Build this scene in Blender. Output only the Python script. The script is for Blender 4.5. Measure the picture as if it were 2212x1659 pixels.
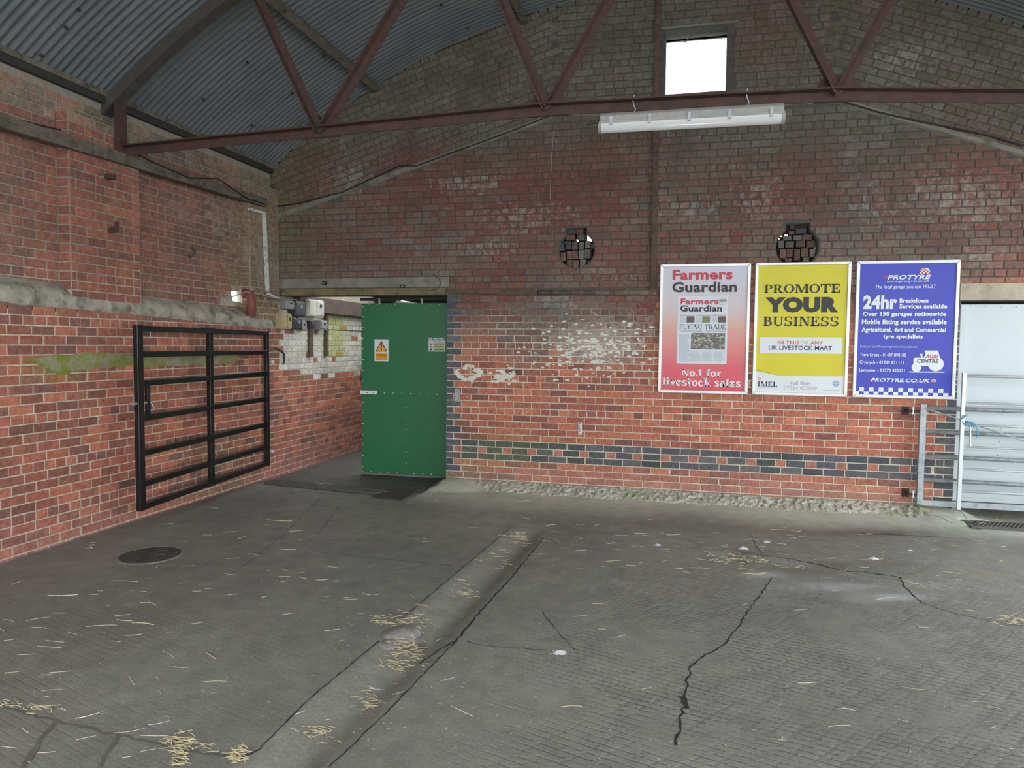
import bpy, bmesh, math, random
import numpy as np
from mathutils import Vector, Matrix, noise

for _o in list(bpy.data.objects):
    bpy.data.objects.remove(_o)
SC = bpy.context.scene
COL = SC.collection
RND = random.Random(7)

# ------------------------------------------------------------------ camera
FPX, YAW, PITCH, ROLL = 1540.0, math.radians(13.6), math.radians(3.1), math.radians(.57)
CAMH = 1.79
CX, CY = 1106.0, 829.5
_f = np.array([-math.sin(YAW)*math.cos(PITCH), math.cos(YAW)*math.cos(PITCH), -math.sin(PITCH)])
_r = np.array([math.cos(YAW), math.sin(YAW), 0.0])
_d = np.cross(_f, _r)
RX = math.cos(ROLL)*_r - math.sin(ROLL)*_d
RY = math.sin(ROLL)*_r + math.cos(ROLL)*_d
RZ = _f
cam_d = bpy.data.cameras.new('camera'); cam = bpy.data.objects.new('camera', cam_d); COL.objects.link(cam)
cam_d.sensor_width = 36.0; cam_d.lens = FPX/2212*36; cam_d.clip_start = .05; cam_d.clip_end = 500
cam.matrix_world = Matrix(((RX[0], -RY[0], -RZ[0], 0), (RX[1], -RY[1], -RZ[1], 0), (RX[2], -RY[2], -RZ[2], CAMH), (0, 0, 0, 1)))
SC.camera = cam

# ------------------------------------------------------------------ light
W = bpy.data.worlds.new('overcast_sky'); SC.world = W; W.use_nodes = True
_bg = W.node_tree.nodes['Background']
_bg.inputs[0].default_value = (.91, .96, 1.0, 1)
_bg.inputs[1].default_value = 3.0
SC.view_settings.view_transform = 'Standard'; SC.view_settings.look = 'None'
SC.view_settings.gamma = 1; SC.view_settings.use_curve_mapping = False
SC.view_settings.exposure = 0.6

# ------------------------------------------------------------------ pixels to places
def ray(x, y):
    return RX*((x-CX)/FPX) + RY*((y-CY)/FPX) + RZ
ORG = np.array([0, 0, CAMH])
def F(x, y, z=0.0):
    d = ray(x, y); return Vector(ORG + d*((z-CAMH)/d[2]))
def atY(x, y, Y):
    d = ray(x, y); return Vector(ORG + d*(Y/d[1]))
def atX(x, y, X):
    d = ray(x, y); return Vector(ORG + d*(X/d[0]))
D = 8.63            # face of the end wall
XL = -5.317         # face of the lower left wall
XU = XL-.13         # upper left wall, set back
def B(x, y): return atY(x, y, D)
def L(x, y): return atX(x, y, XL)
def proj(p):
    v = np.array(p)-ORG
    z = v@RZ
    if z < .1: return (-9999, -9999)
    return (CX+FPX*(v@RX)/z, CY+FPX*(v@RY)/z)

# ------------------------------------------------------------------ small toolkit
class MB:
    def __init__(s, weld=True): s.v = []; s.f = []; s.c = []; s.weld = weld
    def add(s, vs, fs):
        n = len(s.v); s.v += [tuple(a) for a in vs]; s.f += [tuple(n+i for i in f) for f in fs]
    def box(s, x0, x1, y0, y1, z0, z1):
        s.add([(x, y, z) for z in (z0, z1) for y in (y0, y1) for x in (x0, x1)],
              [(0, 2, 3, 1), (4, 5, 7, 6), (0, 1, 5, 4), (2, 6, 7, 3), (0, 4, 6, 2), (1, 3, 7, 5)]); return s
    def bar(s, p, q, w, h, up=(0, 0, 1), prof=None):
        p = Vector(p); q = Vector(q); t = (q-p).normalized(); u = Vector(up)
        a = t.cross(u)
        if a.length < 1e-4: a = t.cross(Vector((0, 1, 0)))
        a.normalize(); b = a.cross(t)
        pr = prof or [(-w/2, -h/2), (w/2, -h/2), (w/2, h/2), (-w/2, h/2)]
        n = len(pr)
        vs = [c+a*x+b*y for c in (p, q) for x, y in pr]
        s.add(vs, [(i, (i+1) % n, n+(i+1) % n, n+i) for i in range(n)]+[tuple(range(n))[::-1], tuple(range(n, 2*n))]); return s
    def tube(s, pts, r, n=8, cap=True):
        pts = [Vector(p) for p in pts]; rs = r if isinstance(r, (list, tuple)) else [r]*len(pts)
        t0 = (pts[1]-pts[0]).normalized(); a = t0.orthogonal().normalized(); vs = []
        for i, p in enumerate(pts):
            t = (pts[min(i+1, len(pts)-1)]-pts[max(i-1, 0)]).normalized()
            a = (a-t*a.dot(t)).normalized(); b = t.cross(a)
            vs += [p+(a*math.cos(2*math.pi*k/n)+b*math.sin(2*math.pi*k/n))*rs[i] for k in range(n)]
        fs = [(i*n+k, i*n+(k+1) % n, (i+1)*n+(k+1) % n, (i+1)*n+k) for i in range(len(pts)-1) for k in range(n)]
        if cap: fs += [tuple(range(n))[::-1], tuple(range((len(pts)-1)*n, len(pts)*n))]
        s.add(vs, fs); return s
    def prism(s, poly, to3, d0, d1):
        """poly: 2-D outline, to3(u,v,d) -> point"""
        n = len(poly)
        s.add([to3(u, v, d) for d in (d0, d1) for u, v in poly],
              [tuple(range(n))[::-1], tuple(range(n, 2*n))]+[(i, (i+1) % n, n+(i+1) % n, n+i) for i in range(n)]); return s
    def mesh(s, name, smooth=False):
        m = bpy.data.meshes.new(name); m.from_pydata(s.v, [], s.f); m.update()
        b = bmesh.new(); b.from_mesh(m)
        if s.weld: bmesh.ops.remove_doubles(b, verts=b.verts, dist=2e-5)
        bmesh.ops.recalc_face_normals(b, faces=b.faces); b.to_mesh(m); b.free()
        if smooth:
            for p in m.polygons: p.use_smooth = True
        return m
    def build(s, name, mat, parent=None, smooth=False, bevel=0, loc=None):
        o = link(name, s.mesh(name, smooth), mat, parent)
        if loc is not None: o.location = loc
        if bevel:
            md = o.modifiers.new('bevel', 'BEVEL'); md.width = bevel; md.segments = 2; md.limit_method = 'ANGLE'
        return o
def link(name, mesh, mat=None, parent=None):
    o = bpy.data.objects.new(name, mesh); COL.objects.link(o)
    if mat is not None and len(mesh.materials) == 0: mesh.materials.append(mat)
    if parent is not None: o.parent = parent
    return o
def tag(o, label, cat, group=None, kind=None):
    o['label'] = label; o['category'] = cat
    if group: o['group'] = group
    if kind: o['kind'] = kind
    return o
def empty(name, label, cat, loc=(0, 0, 0), group=None, kind=None):
    o = bpy.data.objects.new(name, None); COL.objects.link(o); o.location = loc; o.empty_display_size = .1
    return tag(o, label, cat, group, kind)
def keep(o, parent):
    """parent while keeping world-space mesh coordinates"""
    o.parent = parent; o.matrix_parent_inverse = parent_matrix(parent).inverted(); return o
def parent_matrix(p):
    m = Matrix.Translation(p.location) @ p.rotation_euler.to_matrix().to_4x4()
    if p.parent: m = parent_matrix(p.parent) @ p.matrix_parent_inverse @ m
    return m
def part(mb, name, mat, parent, **k):
    return keep(mb.build(name, mat, None, **k), parent)

# ------------------------------------------------------------------ materials
def nd(nt, t, **k):
    n = nt.nodes.new(t)
    for a, b in k.items(): setattr(n, a, b)
    return n
def new_mat(name):
    m = bpy.data.materials.new(name); m.use_nodes = True; nt = m.node_tree
    return m, nt, nt.nodes['Principled BSDF']
def mixc(nt, fac, a, b, blend='MIX'):
    n = nd(nt, 'ShaderNodeMix', data_type='RGBA', blend_type=blend)
    for s, v in ((0, fac), (6, a), (7, b)):
        if hasattr(v, 'is_linked') or isinstance(v, bpy.types.NodeSocket): nt.links.new(v, n.inputs[s])
        elif isinstance(v, (int, float)): n.inputs[s].default_value = v
        else: n.inputs[s].default_value = (*v, 1) if len(v) == 3 else v
    return n.outputs[2]
def mth(nt, op, a, b=None, clamp=False):
    n = nd(nt, 'ShaderNodeMath', operation=op, use_clamp=clamp)
    for i, v in enumerate((a, b)):
        if v is None: continue
        if isinstance(v, bpy.types.NodeSocket): nt.links.new(v, n.inputs[i])
        else: n.inputs[i].default_value = v
    return n.outputs[0]
def mapr(nt, v, a, b, c=0.0, d=1.0):
    n = nd(nt, 'ShaderNodeMapRange'); nt.links.new(v, n.inputs[0])
    for i, x in enumerate((a, b, c, d)): n.inputs[i+1].default_value = x
    return n.outputs[0]
def noi(nt, vec, scale, detail=4, rough=.6):
    n = nd(nt, 'ShaderNodeTexNoise'); n.inputs['Scale'].default_value = scale
    n.inputs['Detail'].default_value = detail; n.inputs['Roughness'].default_value = rough
    if vec is not None: nt.links.new(vec, n.inputs['Vector'])
    return n.outputs[0]
def pos(nt): return nd(nt, 'ShaderNodeNewGeometry').outputs['Position']
def bump(nt, bsdf, h, strength, dist=.01):
    b = nd(nt, 'ShaderNodeBump'); b.inputs['Strength'].default_value = strength; b.inputs['Distance'].default_value = dist
    nt.links.new(h, b.inputs['Height']); nt.links.new(b.outputs[0], bsdf.inputs['Normal'])
def pm(name, col, rough=.6, metal=0, var=.25, scale=6, bs=0, bscale=60, col2=None, fac2=(.5, .65), s2=4, spec=.5):
    m, nt, b = new_mat(name); P = pos(nt)
    n = noi(nt, P, scale)
    k = mapr(nt, n, .25, .75, 1-var, 1+var)
    c = mixc(nt, 1.0, (*col, 1), k, 'MULTIPLY')
    if col2:
        n2 = mapr(nt, noi(nt, P, s2, 6, .65), *fac2)
        c = mixc(nt, n2, c, (*col2, 1))
    nt.links.new(c, b.inputs['Base Color'])
    b.inputs['Roughness'].default_value = rough; b.inputs['Metallic'].default_value = metal
    b.inputs['Specular IOR Level'].default_value = spec
    if bs: bump(nt, b, noi(nt, P, bscale, 5), bs)
    return m
def srgb(r, g, b):
    return tuple(((c/255)/12.92 if c/255 <= .04045 else ((c/255+.055)/1.055)**2.4) for c in (r, g, b))

def brick_mat(name, obj):
    m, nt, b = new_mat(name); P = pos(nt)
    if obj:
        oi = nd(nt, 'ShaderNodeObjectInfo'); c = oi.outputs['Color']; a = oi.outputs['Alpha']
    else:
        at = nd(nt, 'ShaderNodeAttribute', attribute_name='tone'); c = at.outputs['Color']; a = at.outputs['Alpha']
    k = mapr(nt, noi(nt, P, 24, 6, .72), .28, .72, .55, 1.42)
    c = mixc(nt, 1.0, c, k, 'MULTIPLY')
    gr = mapr(nt, noi(nt, P, 3.1, 6, .7), .5, .78, 0, .45)          # sooty blotches
    c = mixc(nt, gr, c, (.075, .062, .05, 1))
    sz = nd(nt, 'ShaderNodeSeparateXYZ'); nt.links.new(P, sz.inputs[0])
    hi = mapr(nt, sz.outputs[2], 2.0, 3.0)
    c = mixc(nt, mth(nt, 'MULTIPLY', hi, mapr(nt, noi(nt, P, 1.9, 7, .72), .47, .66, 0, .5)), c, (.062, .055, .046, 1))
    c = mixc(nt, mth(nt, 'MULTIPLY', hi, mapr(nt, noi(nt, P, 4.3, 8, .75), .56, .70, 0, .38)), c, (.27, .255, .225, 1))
    n = noi(nt, P, 13, 7, .68)
    t = mth(nt, 'ADD', n, mth(nt, 'MULTIPLY', a, .6))
    c = mixc(nt, mth(nt, 'MULTIPLY', mapr(nt, t, .74, 1.0), .72), c, (.36, .345, .30, 1))
    nt.links.new(c, b.inputs['Base Color'])
    b.inputs['Roughness'].default_value = .85; b.inputs['Specular IOR Level'].default_value = .25
    bump(nt, b, noi(nt, P, 90, 5, .6), .5, .006)
    return m
M_BRICK = brick_mat('brick_fired_clay', False); M_BRICKO = brick_mat('brick_fired_clay_single', True)

def mortar_mat(name, low, high, z0, z1):
    m, nt, b = new_mat(name); P = pos(nt)
    s = nd(nt, 'ShaderNodeSeparateXYZ'); nt.links.new(P, s.inputs[0])
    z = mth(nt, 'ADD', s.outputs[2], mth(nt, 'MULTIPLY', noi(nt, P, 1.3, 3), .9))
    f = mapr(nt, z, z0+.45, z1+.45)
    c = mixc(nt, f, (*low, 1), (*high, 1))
    k = mapr(nt, noi(nt, P, 18, 5, .65), .25, .75, .65, 1.25)
    c = mixc(nt, 1.0, c, k, 'MULTIPLY')
    nt.links.new(c, b.inputs['Base Color']); b.inputs['Roughness'].default_value = .95
    bump(nt, b, noi(nt, P, 70, 5), .6, .006)
    return m
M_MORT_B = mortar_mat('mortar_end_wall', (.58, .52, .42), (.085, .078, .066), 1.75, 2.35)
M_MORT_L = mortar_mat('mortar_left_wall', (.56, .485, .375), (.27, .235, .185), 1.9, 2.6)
M_CONC = pm('concrete_weathered', (.36, .325, .27), .9, bs=.9, bscale=30, var=.35, col2=(.15, .135, .10), s2=7)
M_CONC_OLD = pm('concrete_lintel', (.20, .19, .155), .9, bs=.5, bscale=35, col2=(.10, .10, .07), s2=4)
M_RUST = pm('rusty_steel', (.062, .028, .022), .8, var=.35, scale=20, bs=.3, bscale=90, col2=(.035, .025, .022), s2=9)
M_DARKSTEEL = pm('dark_steel', (.03, .028, .026), .7, var=.3, scale=20, bs=.2)
M_TIMBER = pm('grey_timber', (.13, .11, .085), .9, var=.35, scale=14, bs=.4, bscale=50, col2=(.06, .05, .04), s2=10)
M_BROWNT = pm('brown_timber', (.10, .062, .042), .85, var=.35, scale=14, bs=.3, col2=(.05, .035, .028), s2=8)
M_GALV = pm('galvanised_steel', (.36, .39, .41), .42, metal=.25, var=.18, scale=22, col2=(.25, .27, .29), s2=14)
M_GALV2 = pm('bright_galvanised', (.62, .66, .68), .34, metal=.25, var=.1, scale=22)
M_BLACK = pm('black_paint', (.008, .008, .009), .32, var=.2, scale=10, col2=(.02, .02, .022), s2=8)
M_BLACKM = pm('black_rubber', (.008, .008, .008), .8)
M_WHITEP = pm('white_pvc', (.55, .55, .52), .5, var=.15, scale=20, col2=(.28, .26, .22), s2=25, fac2=(.52, .6))
M_WHITE = pm('white_paint', (.72, .74, .74), .45, var=.05)
M_GREEN = pm('green_sheet', (.026, .15, .062), .38, var=.10, scale=3)
M_CABLE = pm('cable_black', (.015, .014, .013), .6)
M_CABLEW = pm('cable_grey', (.35, .34, .31), .6)

# ------------------------------------------------------------------ roof arch
_pts = [B(565, 390), B(690, 270), B(815, 185), B(1000, 87), B(1130, 40), B(1252, 0), B(2000, 0), B(2212, 55)]
_A = np.array([[2*p.x, 2*p.z, 1] for p in _pts]); _b = np.array([p.x**2+p.z**2 for p in _pts])
_s = np.linalg.lstsq(_A, _b, rcond=None)[0]
AX, AZ = _s[0], _s[1]; AR = math.sqrt(_s[2]+AX*AX+AZ*AZ)
def arch_z(x): 
    q = AR*AR-(x-AX)**2
    return AZ+math.sqrt(q) if q > 0 else AZ
EAVE_Z = arch_z(XU)+.01
XR = 2*AX-XU         # right eaves, mirrored
Y0, Y1 = -2.6, D+.36  # the hall runs from the open front to the end wall

# ------------------------------------------------------------------ bricks
CH, PIT = .0825, .2265      # course height, stretcher pitch
J = .0115
ZB = .591                   # top of the blue band on the end wall
class Face:
    def __init__(s, o, u, v, n): s.o = Vector(o); s.u = Vector(u); s.v = Vector(v); s.n = Vector(n)
    def p(s, a, b, d=0): return s.o+s.u*a+s.v*b+s.n*d
FB = Face((0, D, 0), (1, 0, 0), (0, 0, 1), (0, -1, 0))
FL = Face((XL, 0, 0), (0, 1, 0), (0, 0, 1), (1, 0, 0))
FU = Face((XU, 0, 0), (0, 1, 0), (0, 0, 1), (1, 0, 0))
def course(a, b, hdr, off, jit=.004, rnd=RND):
    """cut the run a..b into brick spans"""
    w = PIT/2 if hdr else PIT
    out = []; x = a-off
    while x < b-.012:
        ww = w*(1+rnd.uniform(-.02, .02)) if not hdr else w*(1+rnd.uniform(-.05, .05))
        x0, x1 = max(x, a), min(x+ww, b)
        if x1-x0 > .035: out.append((x0+J/2, x1-J/2))
        elif out and x1 > x0: out[-1] = (out[-1][0], x1-J/2)
        x += ww
    return out
def brick_poly(face, poly, proud, rnd):
    """a brick with an arbitrary outline in the wall plane; soft arris"""
    n = len(poly); cu = sum(p[0] for p in poly)/n; cv = sum(p[1] for p in poly)/n
    tilt = rnd.uniform(-.0015, .0015), rnd.uniform(-.0015, .0015)
    vs = []
    for d, ins in ((-.012, 0), (proud-.004, 0), (proud, .0045)):
        for u, v in poly:
            l = math.hypot(u-cu, v-cv) or 1
            k = 1-ins*1.3/l
            j = rnd.uniform(-.0013, .0013) if d > 0 else 0
            vs.append(face.p(cu+(u-cu)*k+j, cv+(v-cv)*k+j*.7, d+(tilt[0]*(u-cu)+tilt[1]*(v-cv))*10))
    fs = [tuple(range(2*n, 3*n))]
    for r in (0, 1): fs += [(r*n+i, r*n+(i+1) % n, (r+1)*n+(i+1) % n, (r+1)*n+i) for i in range(n)]
    return vs, fs
def rect_poly(u0, u1, v0, v1): return [(u0, v0), (u1, v0), (u1, v1), (u0, v1)]
class Wall:
    def __init__(s): s.items = []
    def put(s, face, poly, col, a=0., proud=None):
        s.items.append((face, poly, (*col, a), proud if proud is not None else RND.uniform(.004, .0085)))
    def flush(s, parent, nsingle, hidden=None):
        sc = []
        for i, (f, poly, c, pr) in enumerate(s.items):
            q = [proj(f.p(u, v)) for u, v in poly]
            cx = sum(a for a, b in q)/len(q); cy = sum(b for a, b in q)/len(q)
            area = abs(sum(q[k-1][0]*q[k][1]-q[k][0]*q[k-1][1] for k in range(len(q))))/2
            if not (0 < cx < 2212 and 0 < cy < 1659): area *= .001
            if hidden and hidden(cx, cy): area *= .001
            sc.append((-area if len(poly) == 4 else 0, i))
        sc.sort(); single = {i for a, i in sc[:nsingle]}
        cache = {}
        big = MB(False); cols = []
        for i, (f, poly, c, pr) in enumerate(s.items):
            if i in single:
                cu = sum(p[0] for p in poly)/4; cv = sum(p[1] for p in poly)/4
                w = math.hypot(poly[1][0]-poly[0][0], poly[1][1]-poly[0][1]); h = math.hypot(poly[2][0]-poly[1][0], poly[2][1]-poly[1][1])
                ang = math.atan2(poly[1][1]-poly[0][1], poly[1][0]-poly[0][0])
                key = (round(w/.006), RND.randrange(4))
                if key not in cache:
                    ww = key[0]*.006
                    lf = Face((0, 0, 0), (1, 0, 0), (0, 0, 1), (0, -1, 0))
                    vs, fs = brick_poly(lf, rect_poly(-ww/2, ww/2, -h/2, h/2), .0065, RND)
                    mb = MB(); mb.add(vs, fs); cache[key] = mb.mesh('brick'); cache[key].materials.append(M_BRICKO)
                o = bpy.data.objects.new('brick', cache[key]); COL.objects.link(o)
                R = Matrix((f.u, -f.n, f.v)).transposed().to_4x4()
                p = f.p(cu, cv, pr-.0065)
                o.matrix_world = Matrix.Translation(p) @ R @ Matrix.Rotation(-ang, 4, 'Y')
                o.color = c; o.parent = parent
            else:
                vs, fs = brick_poly(f, poly, pr, RND); big.add(vs, fs); cols += [c]*len(vs)
        if big.v:
            m = big.mesh('brickwork')
            at = m.color_attributes.new('tone', 'FLOAT_COLOR', 'POINT')
            at.data.foreach_set('color', [x for c in cols for x in c])
            m.materials.append(M_BRICK)
            o = link('brickwork', m, None, parent); o['kind'] = 'stuff'
def lerp(a, b, t): return tuple(x+(y-x)*t for x, y in zip(a, b))
def nz(x, y, s, seed=0): return noise.noise(Vector((x*s, y*s, seed*7.3)))     # about -1..1
ORANGE, RED, PLUM, BROWN = (.50, .185, .105), (.39, .128, .09), (.20, .095, .085), (.285, .118, .08)
BLUEB = [(.085, .09, .105), (.10, .095, .11), (.12, .115, .12), (.075, .085, .09)]
OLIVE, GREYG, DKRED = (.10, .105, .07), (.15, .147, .125), (.155, .058, .048)
def blobs(px, py, L):
    s = 0
    for x, y, rx, ry, k in L:
        q = ((px-x)/rx)**2+((py-y)/ry)**2
        if q < 4: s = max(s, k*math.exp(-q))
    return s
WASH = [(1290, 745, 100, 50, 1.05), (1380, 735, 50, 75, .45), (1010, 806, 32, 12, .2), (760, 385, 55, 35, .5), (1000, 395, 90, 20, .62), (1130, 470, 110, 40, .5),
        (1060, 540, 70, 22, .5), (1300, 590, 60, 18, .35), (1500, 460, 70, 35, .45), (1640, 430, 60, 60, .45), (1870, 440, 60, 60, .4), (2080, 430, 130, 55, .55),
        (1950, 130, 90, 50, .45), (2120, 560, 80, 30, .45), (1560, 905, 60, 20, .25), (1980, 880, 30, 60, .2), (1750, 900, 40, 40, .3), (1820, 910, 30, 40, .3),
        (1200, 650, 60, 15, .35), (1420, 250, 60, 60, .25)]
def col_back(x, z, k, hdr, rnd=RND):
    px, py = proj((x, D, z))
    n = nz(x, z, .9, 1); n2 = nz(x, z, 2.7, 2)
    r = rnd.random()
    clean = lerp(ORANGE, RED, rnd.random()) if r < .80 else (lerp(RED, PLUM, rnd.random()) if r < .95 else BROWN)
    v = rnd.uniform(.82, 1.15); clean = tuple(c*v for c in clean)
    dirty = lerp(DKRED, GREYG, min(1, max(0, .42+.75*n+.35*rnd.uniform(-1, 1))))
    gable = lerp(lerp(GREYG, OLIVE, rnd.random()), DKRED, max(0, min(.8, -.25+nz(x, z, .7, 4)*.9)))
    up = min(1, max(0, (815+60*n2-py)/110))                 # grime sets in above the clean lower wall
    if px > 1420: up = min(1, max(0, (690+60*n2-py)/130))
    c = lerp(clean, dirty, up*.9)
    g = min(1, max(0, (430-py+60*n)/140))
    c = lerp(c, gable, g*.75)
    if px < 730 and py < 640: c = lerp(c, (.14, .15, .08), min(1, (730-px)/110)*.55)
    c = lerp(c, DKRED, blobs(px, py, [(1010, 400, 90, 25, .6), (960, 345, 120, 25, .5), (1730, 420, 60, 80, .6), (760, 545, 60, 30, .5), (850, 560, 80, 30, .45), (1280, 400, 60, 40, .5)]))
    a = blobs(px, py, WASH)*(1 if py > 640 else .72)+.2*up+.15*max(0, n2)*up
    if py > 985+ (px-970)*.045:                              # salts and green at the foot
        f = min(1, (py-985-(px-970)*.045)/45); c = lerp(c, (.34, .21, .18), .5*f); a += .2*f
    c = lerp(c, (.16, .19, .06), blobs(px, py, [(1090, 975, 130, 28, .5), (1010, 1010, 70, 30, .3), (1700, 1085, 250, 14, .3)]))
    return c, min(a, .95)
def blue(rnd=RND):
    c = rnd.choice(BLUEB); v = rnd.uniform(.8, 1.25); return tuple(x*v for x in c)

XQ = B(965, 800).x           # right jamb of the passage
XD = B(2076, 655).x          # left jamb of the white door
ZLINT = B(780, 637).z        # underside of the passage beam
ZL2 = B(2100, 650).z
old = [B(600, 470), B(1200, 250), B(1800, 217), B(2212, 335)]   # line of the old roof on the gable
old = [(p.x, p.z) for p in old]
def old_z(x):
    if x < old[1][0]: a, b = old[0], old[1]
    elif x < old[2][0]: a, b = old[1], old[2]
    else: a, b = old[2], old[3]
    return a[1]+(x-a[0])*(b[1]-a[1])/(b[0]-a[0])
VENTS = []
for x, y, rx in ((1245, 540, 39), (1722, 534, 46)):
    c = B(x, y); r = (B(x+rx, y).x-B(x-rx, y).x)/2; VENTS.append((c.x, c.z, r))
WX0, WX1, WZ0, WZ1 = B(1437, 140).x, B(1571, 140).x, B(1500, 200).z, B(1500, 62).z
LINT = (XU-.02, B(970, 610).x, B(780, 622).z, B(780, 600).z)     # concrete lintel over the passage
LINT2 = (B(2074, 620).x, XR, ZL2, B(2100, 612).z)

def carve(u0, u1, v0, v1):
    """brick outlines left after the openings are taken out"""
    out = [(u0, u1, v0, v1)]
    for (a, b, c, d) in ((WX0-.05, WX1+.05, WZ0-.06, WZ1+.07), LINT, LINT2, (-99, XQ, -1, LINT[2]), (XD, 99, -1, ZL2))+tuple((cx-.56*R, cx+.56*R, cz+.80*R, cz+.83*R+.085) for cx, cz, R in VENTS):
        nxt = []
        for (p, q, r, s) in out:
            if q <= a or p >= b or s <= c+.02 or r >= d-.02: nxt.append((p, q, r, s)); continue
            if p < a-.03: nxt.append((p, a-J/2, r, s))
            if q > b+.03: nxt.append((b+J/2, q, r, s))
        out = nxt
    res = []
    for (p, q, r, s) in out:
        polys = [rect_poly(p, q, r, s)]
        for (cx, cz, R) in VENTS:
            R2 = R+.012
            if q < cx-R2 or p > cx+R2 or s < cz-R2 or r > cz+R2: continue
            # notch above the hole
            mid = (r+s)/2-cz
            polys = []
            if abs(mid) < R2*.86 or (p < cx-R2*.4) or (q > cx+R2*.4):
                vs = [r+(s-r)*i/4 for i in range(5)]
                hw = [math.sqrt(max(0, R2*R2-(v-cz)**2)) for v in vs]
                le = [min(q, cx-h) for h in hw]; ri = [max(p, cx+h) for h in hw]
                if max(le) > p+.015:
                    le = [max(x, p+.004) for x in le]
                    polys.append([(p, r)]+[(x, v) for x, v in zip(le, vs)]+[(p, s)])
                if min(ri) < q-.015 and q > cx:
                    ri = [min(x, q-.004) for x in ri]
                    polys.append([(x, v) for x, v in zip(ri, vs)][::1]+[(q, s), (q, r)])
                    polys[-1] = polys[-1][::-1]
            elif mid > 0 or s > cz:
                if mid > 0 and p > cx-R2*.6 and q < cx+R2*.6 and mid < R2*1.15: continue
                polys.append(rect_poly(p, q, max(r, cz+R2*.95), s) if mid > 0 else rect_poly(p, q, r, min(s, cz-R2*.95)))
            else: polys.append(rect_poly(p, q, r, min(s, cz-R2*.97)))
            break
        res += polys
    return res

# ---- end wall: shell with its openings
def curve_mesh(name, loops, face, thick):
    cu = bpy.data.curves.new(name, 'CURVE'); cu.dimensions = '2D'; cu.fill_mode = 'BOTH'; cu.extrude = thick/2
    for lp in loops:
        sp = cu.splines.new('POLY'); sp.points.add(len(lp)-1); sp.use_cyclic_u = True
        for i, (u, v) in enumerate(lp): sp.points[i].co = (u, v, 0, 1)
    o = bpy.data.objects.new(name, cu); COL.objects.link(o)
    dg = bpy.context.evaluated_depsgraph_get(); m = bpy.data.meshes.new_from_object(o.evaluated_get(dg))
    bpy.data.objects.remove(o); bpy.data.curves.remove(cu)
    for v in m.vertices:
        p = face.p(v.co.x, v.co.y, v.co.z-thick/2); v.co = p
    b = bmesh.new(); b.from_mesh(m); bmesh.ops.remove_doubles(b, verts=b.verts, dist=1e-5); bmesh.ops.recalc_face_normals(b, faces=b.faces); b.to_mesh(m); b.free()
    m.name = name; return m
def circ(cx, cz, r, n=28): return [(cx+r*math.cos(2*math.pi*i/n), cz+r*math.sin(2*math.pi*i/n)) for i in range(n)]
def vent_loop(cx, cz, r):
    nt = r*.56; zt = cz+math.sqrt(r*r-nt*nt); pts = []
    a0 = math.acos(nt/r); n = 26
    pts = [(cx+nt, zt+.085), (cx-nt, zt+.085)]
    for i in range(n+1):
        t = (math.pi-a0)+(math.pi+2*a0)*i/n; pts.append((cx+r*math.cos(t), cz+r*math.sin(t)))
    return pts
WT = .34
XW0, XW1 = XU-.3, XR+.3
out = [(XQ, -.3), (XD, -.3), (XD, ZL2), (XW1, ZL2), (XW1, max(EAVE_Z, arch_z(XW1)-.02))]
n = 48
out += [(x, arch_z(x)-.02) for x in [XR-(XR-XU)*i/n for i in range(n+1)]]
out += [(XW0, EAVE_Z), (XW0, ZLINT), (XQ, ZLINT)]
loops = [out, [(WX0, WZ0), (WX0, WZ1), (WX1, WZ1), (WX1, WZ0)]]+[vent_loop(*v) for v in VENTS]
wall_back = link('wall_back', curve_mesh('wall_back', loops, FB, WT), M_MORT_B)
tag(wall_back, 'end wall of red brick with a blue brick band under an arched gable', 'wall', kind='structure')
wb = Wall()
for k in range(-9, 64):
    z0 = ZB+k*CH+J/2; z1 = ZB+(k+1)*CH-J/2; zc = (z0+z1)/2
    hdr = (k % 5 == 4) if k >= 0 else (k in (-8,))
    band = {-1: 'b', -2: 'm', -3: 'b'}.get(k)
    a = XU+.02 if zc > LINT[2] else XQ
    b = XR
    spans = []
    if zc < ZLINT:
        s = k % 2 == 0
        wq = .098 if s else .198
        if k >= -5:
            spans.append((a+.002, a+wq-J/2, 'q'))
            a2 = a+wq
        else: a2 = a
        wr = .198 if s else .098
        b2 = XD-wr
        spans.append((b2+J/2, XD-.002, 'q'))
        if band == 'm':
            x = a2; i = 0
            while x < b2-.03:
                ww = PIT*.93 if i % 2 else PIT/2
                spans.append((x+J/2, min(x+ww, b2)-J/2, 'b' if i % 2 else 'r')); x += ww; i += 1
        else:
            for p, q in course(a2, b2, hdr, 0 if s else PIT*.25 if hdr else 0): spans.append((p, q, 'b' if band else 'n'))
    else:
        for p, q in course(a, b, hdr, (k % 2)*PIT/2+RND.uniform(0, .03)): spans.append((p, q, 'n'))
    for p, q, t in spans:
        xc = (p+q)/2
        if zc > old_z(xc)-.02 or zc > arch_z(xc)+.05: continue
        for poly in carve(p, q, z0, z1):
            if t in 'qb': c, al = blue(), RND.uniform(0, .12)
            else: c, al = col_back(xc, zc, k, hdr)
            if t == 'b':
                px, py = proj((xc, D, zc)); c = lerp(c, (.11, .14, .045), blobs(px, py, [(1090, 975, 110, 26, .65)]))
            if t == 'r': c = lerp(RED, ORANGE, RND.random()*.6); c = lerp(c, (.4, .25, .2), .2)
            wb.put(FB, poly, c, al)
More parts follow.
